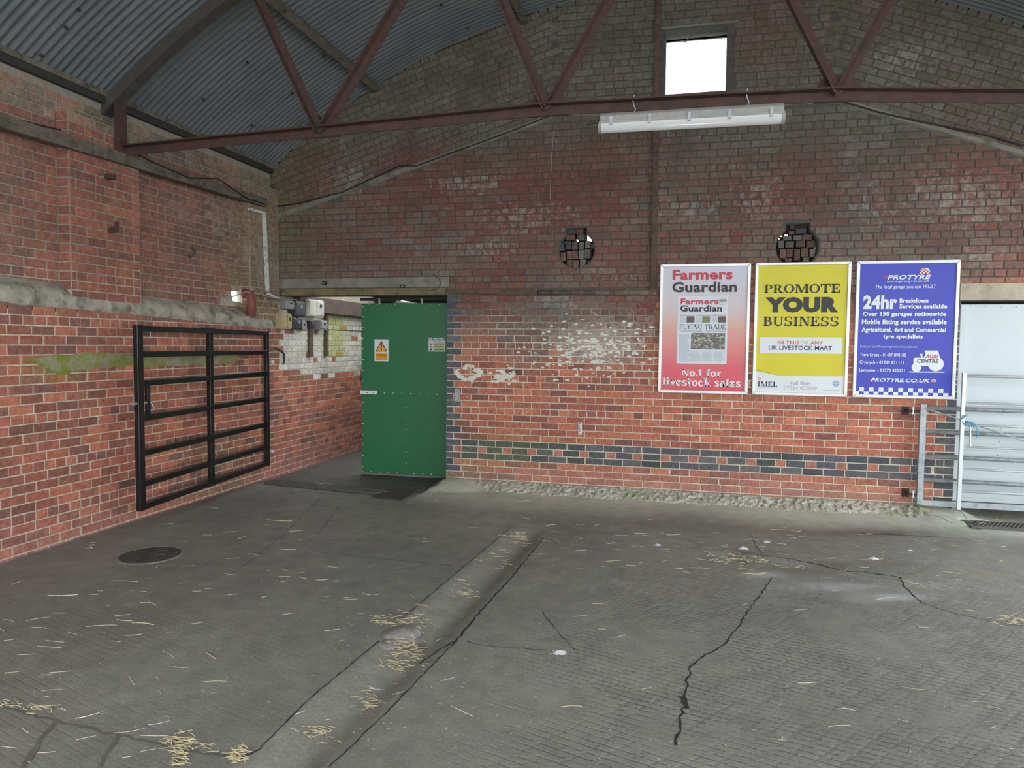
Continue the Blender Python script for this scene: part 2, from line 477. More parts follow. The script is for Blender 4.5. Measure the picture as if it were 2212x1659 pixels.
# gable courses that follow the old roof slope
for (A, Bq, x0, x1) in ((old[0], old[1], XU, old[1][0]), (old[1], old[2], old[1][0], old[2][0]), (old[2], old[3], old[2][0], XR)):
    dx, dz = Bq[0]-A[0], Bq[1]-A[1]; l = math.hypot(dx, dz); tx, tz = dx/l, dz/l; ang = math.atan2(dz, dx)
    for k in range(-2, 34):
        hdr = k % 4 == 2
        for p, q in course(-3.5, l+3.5, hdr, (k % 2)*PIT/2+RND.uniform(0, .04)):
            v0, v1 = .03+k*CH+J/2, .03+(k+1)*CH-J/2
            pc, vc = (p+q)/2, (v0+v1)/2
            f = lambda u, v: (A[0]+tx*u-tz*v, A[1]+tz*u+tx*v)
            xc, zc = f(pc, vc)
            lean = (zc-old_z(xc))*.12
            if not (x0 + (lean if x0 > XU else 0)) < xc < (x1 - (lean if x1 < XR else 0)) : 
                if not (x0 <= xc <= x1): continue
            if zc < old_z(xc)+.035 or zc > arch_z(xc)+.06: continue
            if xc+.12 > WX0-.05 and xc-.12 < WX1+.05 and WZ0-.07 < zc < WZ1+.08:
                if abs(ang) < .1:
                    px0, px1 = A[0]+tx*p, A[0]+tx*q
                    if px1 < WX0-.08 or px0 > WX1+.08: pass
                    elif px0 < WX0-.08: q = (WX0-.06-A[0])/tx
                    elif px1 > WX1+.08: p = (WX1+.06-A[0])/tx
                    else: continue
                    if q-p < .03: continue
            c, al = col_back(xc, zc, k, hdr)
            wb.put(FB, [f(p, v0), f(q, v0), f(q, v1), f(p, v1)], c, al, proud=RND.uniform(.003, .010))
def hid_back(x, y):
    return (1418 < x < 2070 and 562 < y < 860) or x < 600
wb.flush(wall_back, 300, hid_back)

# ------------------------------------------------------------------ left wall
YP0, YP1 = L(152, 500).y, L(303, 500).y        # pier under the truss
YC0 = L(540, 560).y                             # corner pier
LEDZ0, LEDZ1 = L(0, 630).z, L(520, 690).z
YPASS = 15.2
def led_z(y): return LEDZ0+(LEDZ1-LEDZ0)*(y-L(0, 630).y)/(L(520, 690).y-L(0, 630).y)
wl = MB()
wl.box(XL-.5, XL, Y0, YPASS, -.3, LEDZ1-.03)
wl.box(XL-.5, XL, D+.02, YPASS, LEDZ1-.1, 2.62)
wl.box(XU-.02, XL-.004, YP0, YP1, LEDZ1, EAVE_Z-.28)
wl.box(XU-.02, XL-.004, YC0, D+.02, LEDZ1, EAVE_Z-.28)
HOLE = [atX(x, y, XU) for x, y in ((499, 630), (526, 626), (529, 655), (503, 650))]
HY0, HY1, HZ0, HZ1 = HOLE[0].y, HOLE[1].y, HOLE[2].z, HOLE[1].z
_um = curve_mesh('upper', [[(Y0, LEDZ1-.04), (D+.36, LEDZ1-.04), (D+.36, EAVE_Z), (Y0, EAVE_Z)], [(p.y, p.z) for p in HOLE]], FU, .105)
_ub = MB(); _ub.v = [tuple(v.co) for v in _um.vertices]; _ub.f = [tuple(p.vertices) for p in _um.polygons]
wl.add(_ub.v, _ub.f)
wall_left = wl.build('wall_left', M_MORT_L)
tag(wall_left, 'left side wall of red brick with piers above a sloping concrete ledge', 'wall', kind='structure')
def col_left(y, z, hdr, upper, rnd=RND):
    n = nz(y, z, 1.1, 5); r = rnd.random()
    if y > D+.02 and z > 1.31+.05*nz(y, z, 3, 8):
        c = lerp((.64, .61, .55), (.45, .42, .36), rnd.random())
        if rnd.random() < .10: c = lerp(RED, BROWN, rnd.random())
        g = math.exp(-((y-10.2)/.35)**2)*.75
        return lerp(c, (.36, .36, .06), g if z > 1.55 else 0), .35
    if hdr: c = lerp(PLUM, RED, rnd.random()) if r < .6 else lerp(RED, ORANGE, rnd.random())
    else: c = lerp(BROWN, RED, rnd.random()) if r < .45 else (lerp(RED, ORANGE, rnd.random()*.8) if r < .78 else lerp(PLUM, BROWN, rnd.random()))
    v = rnd.uniform(.82, 1.18); c = tuple(x*v for x in c); a = .04
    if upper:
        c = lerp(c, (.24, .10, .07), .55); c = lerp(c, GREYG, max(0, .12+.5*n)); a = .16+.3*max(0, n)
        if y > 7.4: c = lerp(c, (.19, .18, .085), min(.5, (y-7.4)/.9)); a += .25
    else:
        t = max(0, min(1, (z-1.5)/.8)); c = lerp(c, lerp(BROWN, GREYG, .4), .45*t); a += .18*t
        if z < .42:
            f = (.42-z)/.42; c = lerp(c, (.36, .17, .15), .55*f); a += .35*f*(.6+n)
        if z < .75 and y > 6.3: c = lerp(c, (.24, .18, .09), .4*max(0, 1-abs(y-7.3)/1.0)); 
        px, py = proj((XL, y, z)); c = lerp(c, (.2, .22, .05), blobs(px, py, [(120, 800, 70, 22, .5)]))
    return c, min(a, .9)
ww = Wall()
for k in range(-7, 48):
    z0 = .02+k*CH+J/2; z1 = z0+CH-J; zc = (z0+z1)/2
    hdr = k % 5 == 3
    if zc < 2.42:                                         # lower wall and passage
        for p, q in course(2.6, 13.6, hdr, (k % 2)*PIT/2):
            yc = (p+q)/2
            if yc < D and zc > led_z(yc)-.05: continue
            if yc >= D and zc > 2.3: continue
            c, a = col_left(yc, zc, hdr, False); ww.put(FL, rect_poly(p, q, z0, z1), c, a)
    if zc > LEDZ1 and zc < EAVE_Z-.02:
        for (p0, q0, f) in ((2.6, YP0, FU), (YP0, YP1, FL), (YP1, YC0, FU), (YC0, D-.01, FL)):
            if f is FL and zc > EAVE_Z-.32: f = FU
            for p, q in course(p0+.002, q0-.002, hdr, (k % 2)*PIT/2+.05):
                yc = (p+q)/2
                if zc < led_z(yc)+(.10 if f is FU else .02): continue
                if q > HY0 and p < HY1 and z1 > HZ0+.01 and z0 < HZ1-.01: continue
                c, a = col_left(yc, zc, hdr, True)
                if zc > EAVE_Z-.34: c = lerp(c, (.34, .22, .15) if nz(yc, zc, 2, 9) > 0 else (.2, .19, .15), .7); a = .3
                ff = f if f is FU else Face((XL-.004, 0, 0), (0, 1, 0), (0, 0, 1), (1, 0, 0))
                ww.put(ff, rect_poly(p, q, z0, z1), c, a)
        for yy in (YP0, YC0):                             # side faces of the piers
            if zc > led_z(yy)+.06 and zc < EAVE_Z-.30:
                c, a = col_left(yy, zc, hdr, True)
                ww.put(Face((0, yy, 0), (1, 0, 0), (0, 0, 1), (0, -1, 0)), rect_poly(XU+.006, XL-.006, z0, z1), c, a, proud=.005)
ww.flush(wall_left, 300, lambda x, y: 300 < x < 576 and 695 < y < 1070 and False)

# sloping concrete ledge where the wall thins
mb = MB(); N = 420; ring = []
for i in range(N+1):
    y = 2.4+(D-.01-2.4)*i/N; z = led_z(y)
    w = lambda s: nz(y, s, 1.7, s)*.012+nz(y, s, 6, s)*.008+nz(y, s, 17, s)*.005
    sec = [(XU-.02, z+.17), (XU+.015, z+.135+w(1)), (XU+.07+w(5), z+.10+w(2)), (XL-.015, z+.06+w(3)), (XL+.014+w(6)*.5, z+.015+w(4)), (XL+.012, z-.075+w(7)), (XL-.03, z-.10)]
    ring.append([(a, y, b) for a, b in sec])
for i in range(N):
    a, b = ring[i], ring[i+1]
    for j in range(len(a)-1): mb.add([a[j], b[j], b[j+1], a[j+1]], [(0, 1, 2, 3)])
ledge = mb.mesh('ledge', True); b_ = bmesh.new(); b_.from_mesh(ledge); bmesh.ops.remove_doubles(b_, verts=b_.verts, dist=1e-4); b_.to_mesh(ledge); b_.free()
o = link('ledge', ledge, M_CONC, wall_left)

# ------------------------------------------------------------------ passage shell behind the end wall
ZP = 2.62
XPR = XQ+.9
mb = MB(); mb.box(XPR, XPR+.2, D+WT, YPASS, -.3, ZP); mb.box(XL-.2, XPR+.2, YPASS, YPASS+.2, -.3, ZP)
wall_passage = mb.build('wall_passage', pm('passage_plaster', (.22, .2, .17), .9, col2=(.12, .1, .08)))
tag(wall_passage, 'dim far walls of the passage beyond the green door', 'wall', kind='structure')
mb = MB()
SKY = [(9.3, 11.6, XL+.02, XL+2.2), (12.6, 14.2, atY(690, 650, 12.6).x, XL+1.15), (12.6, 14.2, atY(818, 645, 12.6).x, atY(862, 645, 12.6).x)]
ys = sorted({D+WT, YPASS+.2, 9.3, 11.6, 12.6, 14.2})
for i in range(len(ys)-1):
    ya, yb = ys[i], ys[i+1]; holes = sorted((c, d) for a, b, c, d in SKY if a <= ya+.01 and b >= yb-.01)
    x = XL-.5
    for c, d in holes+[(XPR+.2, 0)]:
        if c > x: mb.box(x, c, ya, yb, ZP, ZP+.06)
        x = d
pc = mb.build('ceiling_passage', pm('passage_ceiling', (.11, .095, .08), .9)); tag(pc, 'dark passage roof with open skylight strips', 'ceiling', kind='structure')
pb = MB().bar((XL+.05, D+WT, 2.35), (XL+.05, 13.4, 2.35), .12, .22).build('trim_1', pm('brown_wall_plate', (.085, .055, .042), .9))
tag(pb, 'dark timber wall plate along the top of the passage wall', 'beam', kind='structure')

mb = MB(); XS0, XS1 = XD-.5, XR+.3  # unseen box added behind the white door, stops sky light leaking under it
mb.box(XS0, XS1, D+1.6, D+1.7, -.3, 2.7); mb.box(XS0-.1, XS0, D+WT, D+1.7, -.3, 2.7); mb.box(XS1, XS1+.1, D+.1, D+1.7, -.3, 2.7); mb.box(XS0, XS1, D+WT, D+1.7, 2.6, 2.7)
o = mb.build('wall_light_block', pm('light_block_wall', (.2, .18, .16), .9)); tag(o, 'unseen walls added behind the white door to block daylight', 'wall', kind='structure')
# ------------------------------------------------------------------ floor
def poly_at(pl, y):
    for (a, b) in zip(pl, pl[1:]):
        if (a.y-y)*(b.y-y) <= 0 and abs(a.y-b.y) > 1e-6: return a.x+(b.x-a.x)*(y-a.y)/(b.y-a.y)
    a, b = (pl[0], pl[1]) if abs(y-pl[0].y) < abs(y-pl[-1].y) else (pl[-2], pl[-1])
    return a.x+(b.x-a.x)*(y-a.y)/(b.y-a.y)
GL = [F(530, 1635), F(668, 1510), F(820, 1385), F(960, 1260), F(1100, 1142)]
GR = [F(710, 1659), F(850, 1525), F(985, 1385), F(1080, 1275), F(1175, 1162)]
GEND = F(1130, 1150).y
def sst(a, b, x):
    t = max(0, min(1, (x-a)/(b-a))); return t*t*(3-2*t)
RIDGE = [F(1560, 1196), F(1610, 1203), F(1780, 1226), F(1945, 1257)]
def seg_d(p, a, b):
    ax, ay = b[0]-a[0], b[1]-a[1]; l2 = ax*ax+ay*ay
    t = max(0, min(1, ((p[0]-a[0])*ax+(p[1]-a[1])*ay)/l2))
    return math.hypot(p[0]-a[0]-ax*t, p[1]-a[1]-ay*t), t
def hgt(x, y):
    z = .004*nz(x, y, 1.2, 11)+.0015*nz(x, y, 9, 12)
    if y < GEND+.5 and y > .5:
        xl, xr = poly_at(GL, y), poly_at(GR, y); t = (x-xl)/(xr-xl)
        if -.05 < t < 1.05:
            t = max(0, min(1, t))
            s = sst(0, .66, t) if t < .66 else 1-sst(.60, 1.0, t)**1.0*1.0
            s = max(0, min(1, s))
            z -= .052*s*(1-sst(GEND-.25, GEND+.35, y))
    # worn step on the right-hand slab
    if y > RIDGE[-1].y-.6:
        yl = poly_at(sorted(RIDGE, key=lambda p: p.x), 0) if False else None
        xs = [p.x for p in RIDGE]; xx = max(xs[0], min(xs[-1], x))
        for a, b in zip(RIDGE, RIDGE[1:]):
            if a.x <= xx <= b.x: yl = a.y+(b.y-a.y)*(xx-a.x)/(b.x-a.x)
        f = sst(xs[0]-.5, xs[0]+.25, x)*(1-sst(xs[-1]+.0, xs[-1]+.9, x))
        z += .034*f*(sst(yl-.12, yl, y)-sst(yl, yl+1.3, y))
    # concrete fillet against the end wall and the hump beside the green door
    if x > XQ-.2 and x < XD+.15 and y > D-.75:
        top = .012+.03*sst(XQ+1.2, XQ-.1, x)
        r = .42+.10*nz(x, 0, 1.1, 13)
        z += top*sst(D-r, D-.06, y)*(1-sst(XD-.1, XD+.15, x))*sst(XQ-.2, XQ+.1, x)
    q = math.hypot((x-(XQ+.12))/.55, (y-(D-.12))/.36)
    if q < 1: z += .06*(1-q*q)**1.0*sst(XQ-.18, XQ+.02, x)
    if x > XD-.55 and y > D-.8:                              # ramp by the right-hand gates
        z += .05*sst(XD-.55, XD-.2, x)*sst(D-.75, D-.25, y)*(1-sst(XD+.02, XD+.42, x))
    if x > XD and y > D-.35: z -= .06*sst(XD+.05, XD+.3, x)*sst(D-.35, D-.2, y)
    if y > D-.55 and x < XQ-.1: z -= .015*sst(D-.55, D-.3, y)*(1-sst(XQ-.5, XQ-.1, x))
    return z
PITS = [(F(572, 1046), F(815, 1069), .17, .12), (F(2097, 1141), F(2290, 1152), .24, .14), (F(862, 1386), F(908, 1384), .07, .07)]
def pit(x, y):
    for a, b, w, dp in PITS:
        t = Vector((b.x-a.x, b.y-a.y)); l = t.length; t.normalize(); u_ = (x-a.x)*t.x+(y-a.y)*t.y; v_ = -(x-a.x)*t.y+(y-a.y)*t.x
        if -.005 < u_ < l+.005 and -.005 < v_ < w+.005: return dp
    return 0
gx = list(np.arange(XL-.2, 4.6, .03)); gx = [-14, -9]+gx+[5.5, 8, 14]
gy = [-8, -2, .6]+list(np.arange(1.7, 9.2, .03))+[10, 12, 15.3]
V = []; C = []
WETP = [F(545, 1043), F(800, 1067), F(808, 1078), F(885, 1080), F(925, 1045)]
def floor_col(x, y):
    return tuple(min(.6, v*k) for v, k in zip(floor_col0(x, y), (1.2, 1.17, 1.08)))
def floor_col0(x, y):
    px, py = proj((x, y, 0))
    n = nz(x, y, .8, 21); n2 = nz(x, y, 2.6, 22); n3 = nz(x, y, 7, 23)
    g = .175+.03*n+.018*n2+.012*n3
    c = (g*1.0, g*.985, g*.93)
    xl, xr = poly_at(GL, y), poly_at(GR, y)
    t = (x-xl)/(xr-xl) if .8 < y < GEND+.3 else -1
    if 0 < t < 1:
        c = lerp(c, (.20, .195, .18), .6)                  # smoother cement in the channel
    nb = sst(D-1.35, D-.4, y+.3*n)                           # paler cement skim with green along the wall
    if x > XQ-.1: c = lerp(c, (.46, .47, .43), .85*nb); c = lerp(c, (.24, .29, .18), .5*nb*max(0, n2+.2))
    if y > D-1.9 and x > -1 : c = lerp(c, (.12, .105, .08), .6*math.exp(-((y-(D-1.35))/.35)**2)*max(0, .4+n))
    for (bx, by, rx, ry, cc, k) in STAIN:
        q = ((px-bx)/rx)**2+((py-by)/ry)**2
        if q < 3: c = lerp(c, cc, k*math.exp(-q)*(.65+.5*n3+.3*n2))
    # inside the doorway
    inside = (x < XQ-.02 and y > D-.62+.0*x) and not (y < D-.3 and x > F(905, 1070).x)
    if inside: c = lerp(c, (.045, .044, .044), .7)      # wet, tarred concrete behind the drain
    return tuple(max(.01, v) for v in c)
STAIN = [(1760, 1255, 190, 16, (.40, .43, .48), .0), (1650, 1243, 40, 7, (.5, .54, .6), .8), (1800, 1268, 90, 8, (.5, .54, .6), .6), (1920, 1290, 70, 9, (.5, .54, .6), .75),
         (1880, 1152, 130, 7, (.07, .04, .03), .9), (1780, 1232, 160, 12, (.08, .06, .035), .7), (1620, 1205, 60, 12, (.09, .07, .045), .7), (2130, 1240, 40, 8, (.3, .2, .1), .5),
         (870, 1375, 60, 30, (.22, .21, .2), .6), (1350, 1110, 90, 12, (.3, .32, .3), .5), (1050, 1110, 120, 25, (.27, .26, .24), .5),
         (2120, 1130, 110, 30, (.22, .27, .24), .6), (950, 1200, 140, 30, (.13, .13, .125), .4)]
for y in gy:
    for x in gx:
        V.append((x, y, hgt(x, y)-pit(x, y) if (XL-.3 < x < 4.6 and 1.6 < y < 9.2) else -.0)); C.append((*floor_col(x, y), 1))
nx = len(gx)
Fc = [(j*nx+i, j*nx+i+1, (j+1)*nx+i+1, (j+1)*nx+i) for j in range(len(gy)-1) for i in range(nx-1)]
fm = bpy.data.meshes.new('floor'); fm.from_pydata(V, [], Fc); fm.update()
at = fm.color_attributes.new('tone', 'FLOAT_COLOR', 'POINT'); at.data.foreach_set('color', [v for c in C for v in c])
for p in fm.polygons: p.use_smooth = True
m, nt, b = new_mat('stamped_concrete'); P = pos(nt)
at = nd(nt, 'ShaderNodeAttribute', attribute_name='tone')
k = mapr(nt, noi(nt, P, 60, 6, .7), .25, .75, .72, 1.28)
c = mixc(nt, 1.0, at.outputs['Color'], k, 'MULTIPLY')
k2 = mapr(nt, noi(nt, P, 7, 5, .6), .3, .7, .86, 1.14)
c = mixc(nt, 1.0, c, k2, 'MULTIPLY')
# diamond roller marks: two sets of broken grooves
sx = nd(nt, 'ShaderNodeSeparateXYZ'); nt.links.new(P, sx.inputs[0])
def grooves(ax, ay, pitch):
    u = mth(nt, 'ADD', mth(nt, 'MULTIPLY', sx.outputs[0], ax/pitch), mth(nt, 'MULTIPLY', sx.outputs[1], ay/pitch))
    u = mth(nt, 'ADD', u, mth(nt, 'MULTIPLY', noi(nt, P, 5, 2), .35))
    f = mth(nt, 'ABSOLUTE', mth(nt, 'SUBTRACT', mth(nt, 'FRACT', u), .5))
    return mapr(nt, f, .0, .2, 1, 0)
g = mth(nt, 'MAXIMUM', grooves(.30, .95, .047), mth(nt, 'MULTIPLY', grooves(-.8, .6, .085), .3))
wear = mapr(nt, noi(nt, P, 1.3, 4), .36, .54)
reg = mth(nt, 'MULTIPLY', mapr(nt, sx.outputs[0], -1.1, -.2), mapr(nt, sx.outputs[1], 6.9, 5.2))
regl = mth(nt, 'MULTIPLY', mapr(nt, sx.outputs[0], -1.4, -2.2), mth(nt, 'MULTIPLY', mapr(nt, sx.outputs[1], 4.6, 3.6), .22))
brk = mapr(nt, noi(nt, P, 16, 3), .38, .5)
gm = mth(nt, 'MULTIPLY', mth(nt, 'MULTIPLY', g, brk), mth(nt, 'MULTIPLY', wear, mth(nt, 'ADD', reg, regl)), clamp=True)
c = mixc(nt, mth(nt, 'MULTIPLY', gm, .3), c, (.05, .047, .042, 1))
nt.links.new(c, b.inputs['Base Color'])
rr = mapr(nt, noi(nt, P, 2.2, 4), .35, .65, .55, .85); nt.links.new(rr, b.inputs['Roughness']); b.inputs['Specular IOR Level'].default_value = .35
h = mth(nt, 'SUBTRACT', mth(nt, 'MULTIPLY', noi(nt, P, 120, 4), .25), mth(nt, 'MULTIPLY', gm, 1.0))
bump(nt, b, h, 1.0, .008)
floor = link('floor', fm, m)
tag(floor, 'worn grey concrete floor with a shallow drain channel and stamped grooves', 'floor', kind='structure')
def onfloor(x, y, dz=0.0):
    p = F(x, y); z = hgt(p.x, p.y)
    p = F(x, y, z); return Vector((p.x, p.y, hgt(p.x, p.y)+dz))
M_DIRT = pm('crack_dirt', (.016, .014, .012), .95)
M_DUSTJ = pm('dusty_joint', (.13, .12, .095), .95)
def crack(px, w0, w1, mat=M_DIRT, jag=.012, seed=1):
    rnd = random.Random(seed); pts = []
    for (a, b) in zip(px, px[1:]):
        A, Bq = F(*a), F(*b); n = max(2, int((Bq-A).length/.035))
        for i in range(n): pts.append(A.lerp(Bq, i/n))
    pts.append(F(*px[-1])); mb = MB(); n = len(pts); vs = []
    for i, p in enumerate(pts):
        t = (pts[min(i+1, n-1)]-pts[max(i-1, 0)]).normalized(); a = Vector((-t.y, t.x, 0))
        p = p+a*rnd.uniform(-jag, jag); f = i/(n-1); w = (w0+(w1-w0)*f)*rnd.uniform(.5, 1.4)*.31
        for s in (-1, 1):
            q = p+a*s*w; vs.append((q.x, q.y, hgt(q.x, q.y)+.0022))
    mb.add(vs, [(2*i, 2*i+1, 2*i+3, 2*i+2) for i in range(n-1)])
    mb.build('crack', mat, floor)
for i, (px, w0, w1, mt, jg) in enumerate([
    ([(1668, 1248), (1630, 1300), (1590, 1360), (1560, 1395), (1515, 1418), (1493, 1440), (1478, 1500), (1476, 1525), (1470, 1580), (1458, 1610)], .010, .020, M_DIRT, .010),
    ([(1476, 1505), (1484, 1530)], .05, .03, M_DIRT, .008),
    ([(1622, 1160), (1632, 1185), (1646, 1203)], .008, .012, M_DIRT, .008),
    ([(1945, 1257), (1970, 1285), (1992, 1303)], .02, .014, M_DIRT, .008),
    ([(1592, 1200), (1700, 1215), (1820, 1237), (1945, 1257)], .012, .014, M_DIRT, .012),
    ([(2030, 1212), (1990, 1240), (1945, 1257)], .006, .008, M_DUSTJ, .012),
    ([(1860, 1152), (1980, 1158), (2100, 1166)], .02, .01, M_DIRT, .01),
    ([(1168, 1315), (1200, 1360), (1242, 1405)], .007, .009, M_DIRT, .008),
    ([(1010, 1385), (1040, 1395), (1180, 1405)], .008, .005, M_DIRT, .01),
    ([(530, 1635), (560, 1618), (668, 1510), (820, 1385)], .010, .012, M_DIRT, .003),
    ([(870, 1335), (960, 1260), (1100, 1142)], .010, .010, M_DIRT, .003),
    ([(710, 1659), (850, 1525), (985, 1385)], .008, .014, M_DIRT, .004),
    ([(985, 1385), (1020, 1340), (1080, 1275), (1175, 1162)], .022, .010, M_DIRT, .008),
    ([(905, 1420), (985, 1385)], .02, .03, M_DIRT, .01),
    ([(675, 1192), (830, 1208), (1000, 1225)], .006, .008, M_DIRT, .004),
    ([(0, 1528), (110, 1555), (250, 1585), (400, 1622), (500, 1636), (530, 1635)], .022, .022, M_DUSTJ, .01),
    ([(122, 1557), (80, 1610), (50, 1659)], .032, .04, M_DUSTJ, .006),
    ([(256, 1588), (232, 1625), (214, 1659)], .03, .034, M_DUSTJ, .006),
    ([(400, 1625), (380, 1659)], .03, .03, M_DUSTJ, .01),
    ([(632, 1068), (560, 1130), (480, 1185)], .006, .004, M_DUSTJ, .006), ([(690, 1080), (600, 1165), (510, 1235)], .008, .004, M_DIRT, .006),
    ([(735, 1090), (690, 1150), (630, 1200)], .007, .004, M_DIRT, .006), ([(585, 1070), (510, 1120), (470, 1150)], .005, .004, M_DUSTJ, .006),
    ([(2060, 1100), (2098, 1140), (2150, 1142)], .008, .008, M_DUSTJ, .004), ([(1835, 1105), (2020, 1122), (2060, 1135)], .006, .008, M_DUSTJ, .01),
    ([(1990, 1303), (2080, 1330), (2212, 1352)], .012, .016, M_DUSTJ, .01)]):
    crack(px, w0, w1, mt, jg, i)

# ------------------------------------------------------------------ roof: curved corrugated sheets
ceiling = empty('ceiling', 'arched roof of grey corrugated steel sheets', 'roof', (0, 0, 0), kind='structure')
m, nt, b = new_mat('corrugated_steel'); P = pos(nt)
c = mixc(nt, mapr(nt, noi(nt, P, 2.0, 5), .3, .7), (.125, .145, .155, 1), (.175, .195, .205, 1))
c = mixc(nt, mapr(nt, noi(nt, P, 45, 5, .7), .55, .75, 0, .5), c, (.06, .07, .072, 1))
nt.links.new(c, b.inputs['Base Color']); b.inputs['Roughness'].default_value = .62; b.inputs['Metallic'].default_value = .25
M_CORR = m
SHW = .076*8; SEG = 10
ang0 = math.acos(max(-1, min(1, (XU-.12-AX)/AR))); ang1 = math.pi-ang0
def sheet(a0, a1, n, lift):
    mb = MB(); ny = 8*SEG+5; vs = []
    for j in range(n+1):
        t = a0+(a1-a0)*j/n
        for i in range(ny):
            y = SHW*i/(8*SEG); r = AR+.02+lift+.0095*math.cos(2*math.pi*y/.076)+(.003 if i > 8*SEG-6 else 0)
            vs.append((AX+r*math.cos(t), y, AZ+r*math.sin(t)))
    fs = [(j*ny+i, j*ny+i+1, (j+1)*ny+i+1, (j+1)*ny+i) for j in range(n) for i in range(ny-1)]
    mb.add(vs, fs); me = mb.mesh('roof_sheet', True); me.materials.append(M_CORR); return me
amid = [ang1, ang1+(ang0-ang1)*.34, ang1+(ang0-ang1)*.67, ang0]
sheets = [sheet(amid[i]-(.012 if i else 0), amid[i+1]-.0, 16, .004*(i % 2)) for i in range(3)]
for s_ in sheets:
    y = Y1-.02-SHW
    while y > Y0-.3:
        o = bpy.data.objects.new('roof_sheet', s_); COL.objects.link(o); o.parent = ceiling; o.location = (0, y, 0); y -= SHW
# bolts through the sheets
bm_ = MB(); bm_.tube([(0, 0, -.012), (0, 0, .012)], .014, 8); bmesh_ = bm_.mesh('roof_bolt'); bmesh_.materials.append(M_DARKSTEEL)
for (x, y) in [(143, 60), (412, 54), (310, 144), (247, 208), (534, 135), (440, 215), (631, 202), (545, 272), (953, 10), (1010, 60), (170, 20), (480, 300), (700, 120), (90, 120)]:
    d = ray(x, y); lo, hi = 2, 14
    for _ in range(40):
        mid = (lo+hi)/2; p = ORG+d*mid
        if math.hypot(p[0]-AX, p[2]-AZ) < AR+.005: lo = mid
        else: hi = mid
    p = ORG+d*lo
    o = bpy.data.objects.new('roof_bolt', bmesh_); COL.objects.link(o); o.parent = ceiling; o.location = p
    o.rotation_euler = (0, math.atan2(p[0]-AX, p[2]-AZ), 0)

# eaves angle, wall plate timber
o = MB().bar((XU+.03, 2.0, EAVE_Z-.02), (XU+.03, D, EAVE_Z-.02), .05, .07).build('trim_2', M_DARKSTEEL); tag(o, 'black steel eaves angle along the top of the left wall', 'trim', kind='structure')
o = MB().bar((XU+.05, 2.0, EAVE_Z+.03), (XU+.05, D, EAVE_Z+.03), .05, .05).build('trim_3', M_TIMBER); tag(o, 'grey eaves strip above the black angle', 'trim', kind='structure')
pa, pb2 = atX(0, 262, XL+.03), atX(572, 438, XL+.03)
pa = pa+(pa-pb2)*.6
mb = MB(); mb.bar(pa, pb2, .06, .105)
for i in range(4): mb.bar(pa+Vector((.031, 0, -.04+.026*i)), pb2+Vector((.031, 0, -.04+.026*i)), .008, .012)
o = mb.build('trim_4', M_TIMBER); tag(o, 'weathered grey timber rail running along the left wall', 'rail', kind='structure')

# ------------------------------------------------------------------ truss
YT = L(255, 320).y
def T(x, y): return atY(x, y, YT)
truss = empty('roof_truss', 'rusty red steel roof truss with tie bar and diagonal struts', 'truss', (0, YT, 3.6))
def angle_prof(a, t): return [(-a/2, -a/2), (a/2, -a/2), (a/2, -a/2+t), (-a/2+t, -a/2+t), (-a/2+t, a/2), (-a/2, a/2)]
def mem(p, q, a=.07, nm='diagonal', d=0):
    off = Vector((0, d, 0)); mb = MB(); mb.bar(p+off, q+off, a, a, up=(0, -1, 0), prof=angle_prof(a, .012)); return part(mb, nm, M_RUST, truss)
n0, n1, n2, n3, n4 = T(258, 325), T(692, 283), T(1182, 235), T(1812, 203), T(2212, 207)
n4 = n3+(n4-n3)*2.2
def to_arch(p, q, r):
    d = (q-p).normalized(); lo, hi = 0, 6
    for _ in range(40):
        m_ = (lo+hi)/2; s = p+d*m_
        if math.hypot(s.x-AX, s.z-AZ) < r: lo = m_
        else: hi = m_
    return p+d*lo
for a, b in ((n0, n1), (n1, n2), (n2, n3), (n3, n4)): mem(a, b, .085, 'tie_bar')
for (n_, tops) in ((n1, ((560, 0), (862, 0))), (n2, ((1086, 0), (1312, 0))), (n3, ((1712, 0), (1922, 0)))):
    for i, tp in enumerate(tops): mem(n_, to_arch(n_, T(*tp), AR-.10), .078, 'diagonal', .035*(i-.5))
for n_ in (n1, n2, n3):
    mb = MB(); w = .17
    mb.prism([(-w, -.045), (w, -.045), (w, .05), (.10, .15), (-.10, .15), (-w, .05)], lambda u, v, d: (n_.x+u, n_.y+d, n_.z+v), .045, .057)
    part(mb, 'gusset_plate', M_RUST, truss)
    for u in (-.1, 0, .1):
        part(MB().tube([(n_.x+u, n_.y+.03, n_.z+.02), (n_.x+u, n_.y+.075, n_.z+.02)], .012, 8), 'rivet', M_RUST, truss)
mb = MB(); pr = None; N = 44; rows = []
for i in range(N+1):
    t = ang1+(ang0-ang1)*i/N; t = max(min(t, math.pi-.001), .001)
    c_, s_ = math.cos(t), math.sin(t)
    rows.append([(AX+r*c_, YT+y, AZ+r*s_) for r, y in ((AR-.012, -.06), (AR-.012, .06), (AR-.115, .06), (AR-.115, -.06))])
for a, b in zip(rows, rows[1:]):
    for j in range(4): mb.add([a[j], a[(j+1) % 4], b[(j+1) % 4], b[j]], [(0, 1, 2, 3)])
part(mb, 'top_chord', pm('dull_steel', (.055, .048, .038), .8, var=.3, scale=12), truss)
mb = MB(); mb.bar(n0+Vector((.02, 0, -.02)), (n0.x+.02, n0.y, EAVE_Z+.08), .05, .10); part(mb, 'end_post', M_RUST, truss)

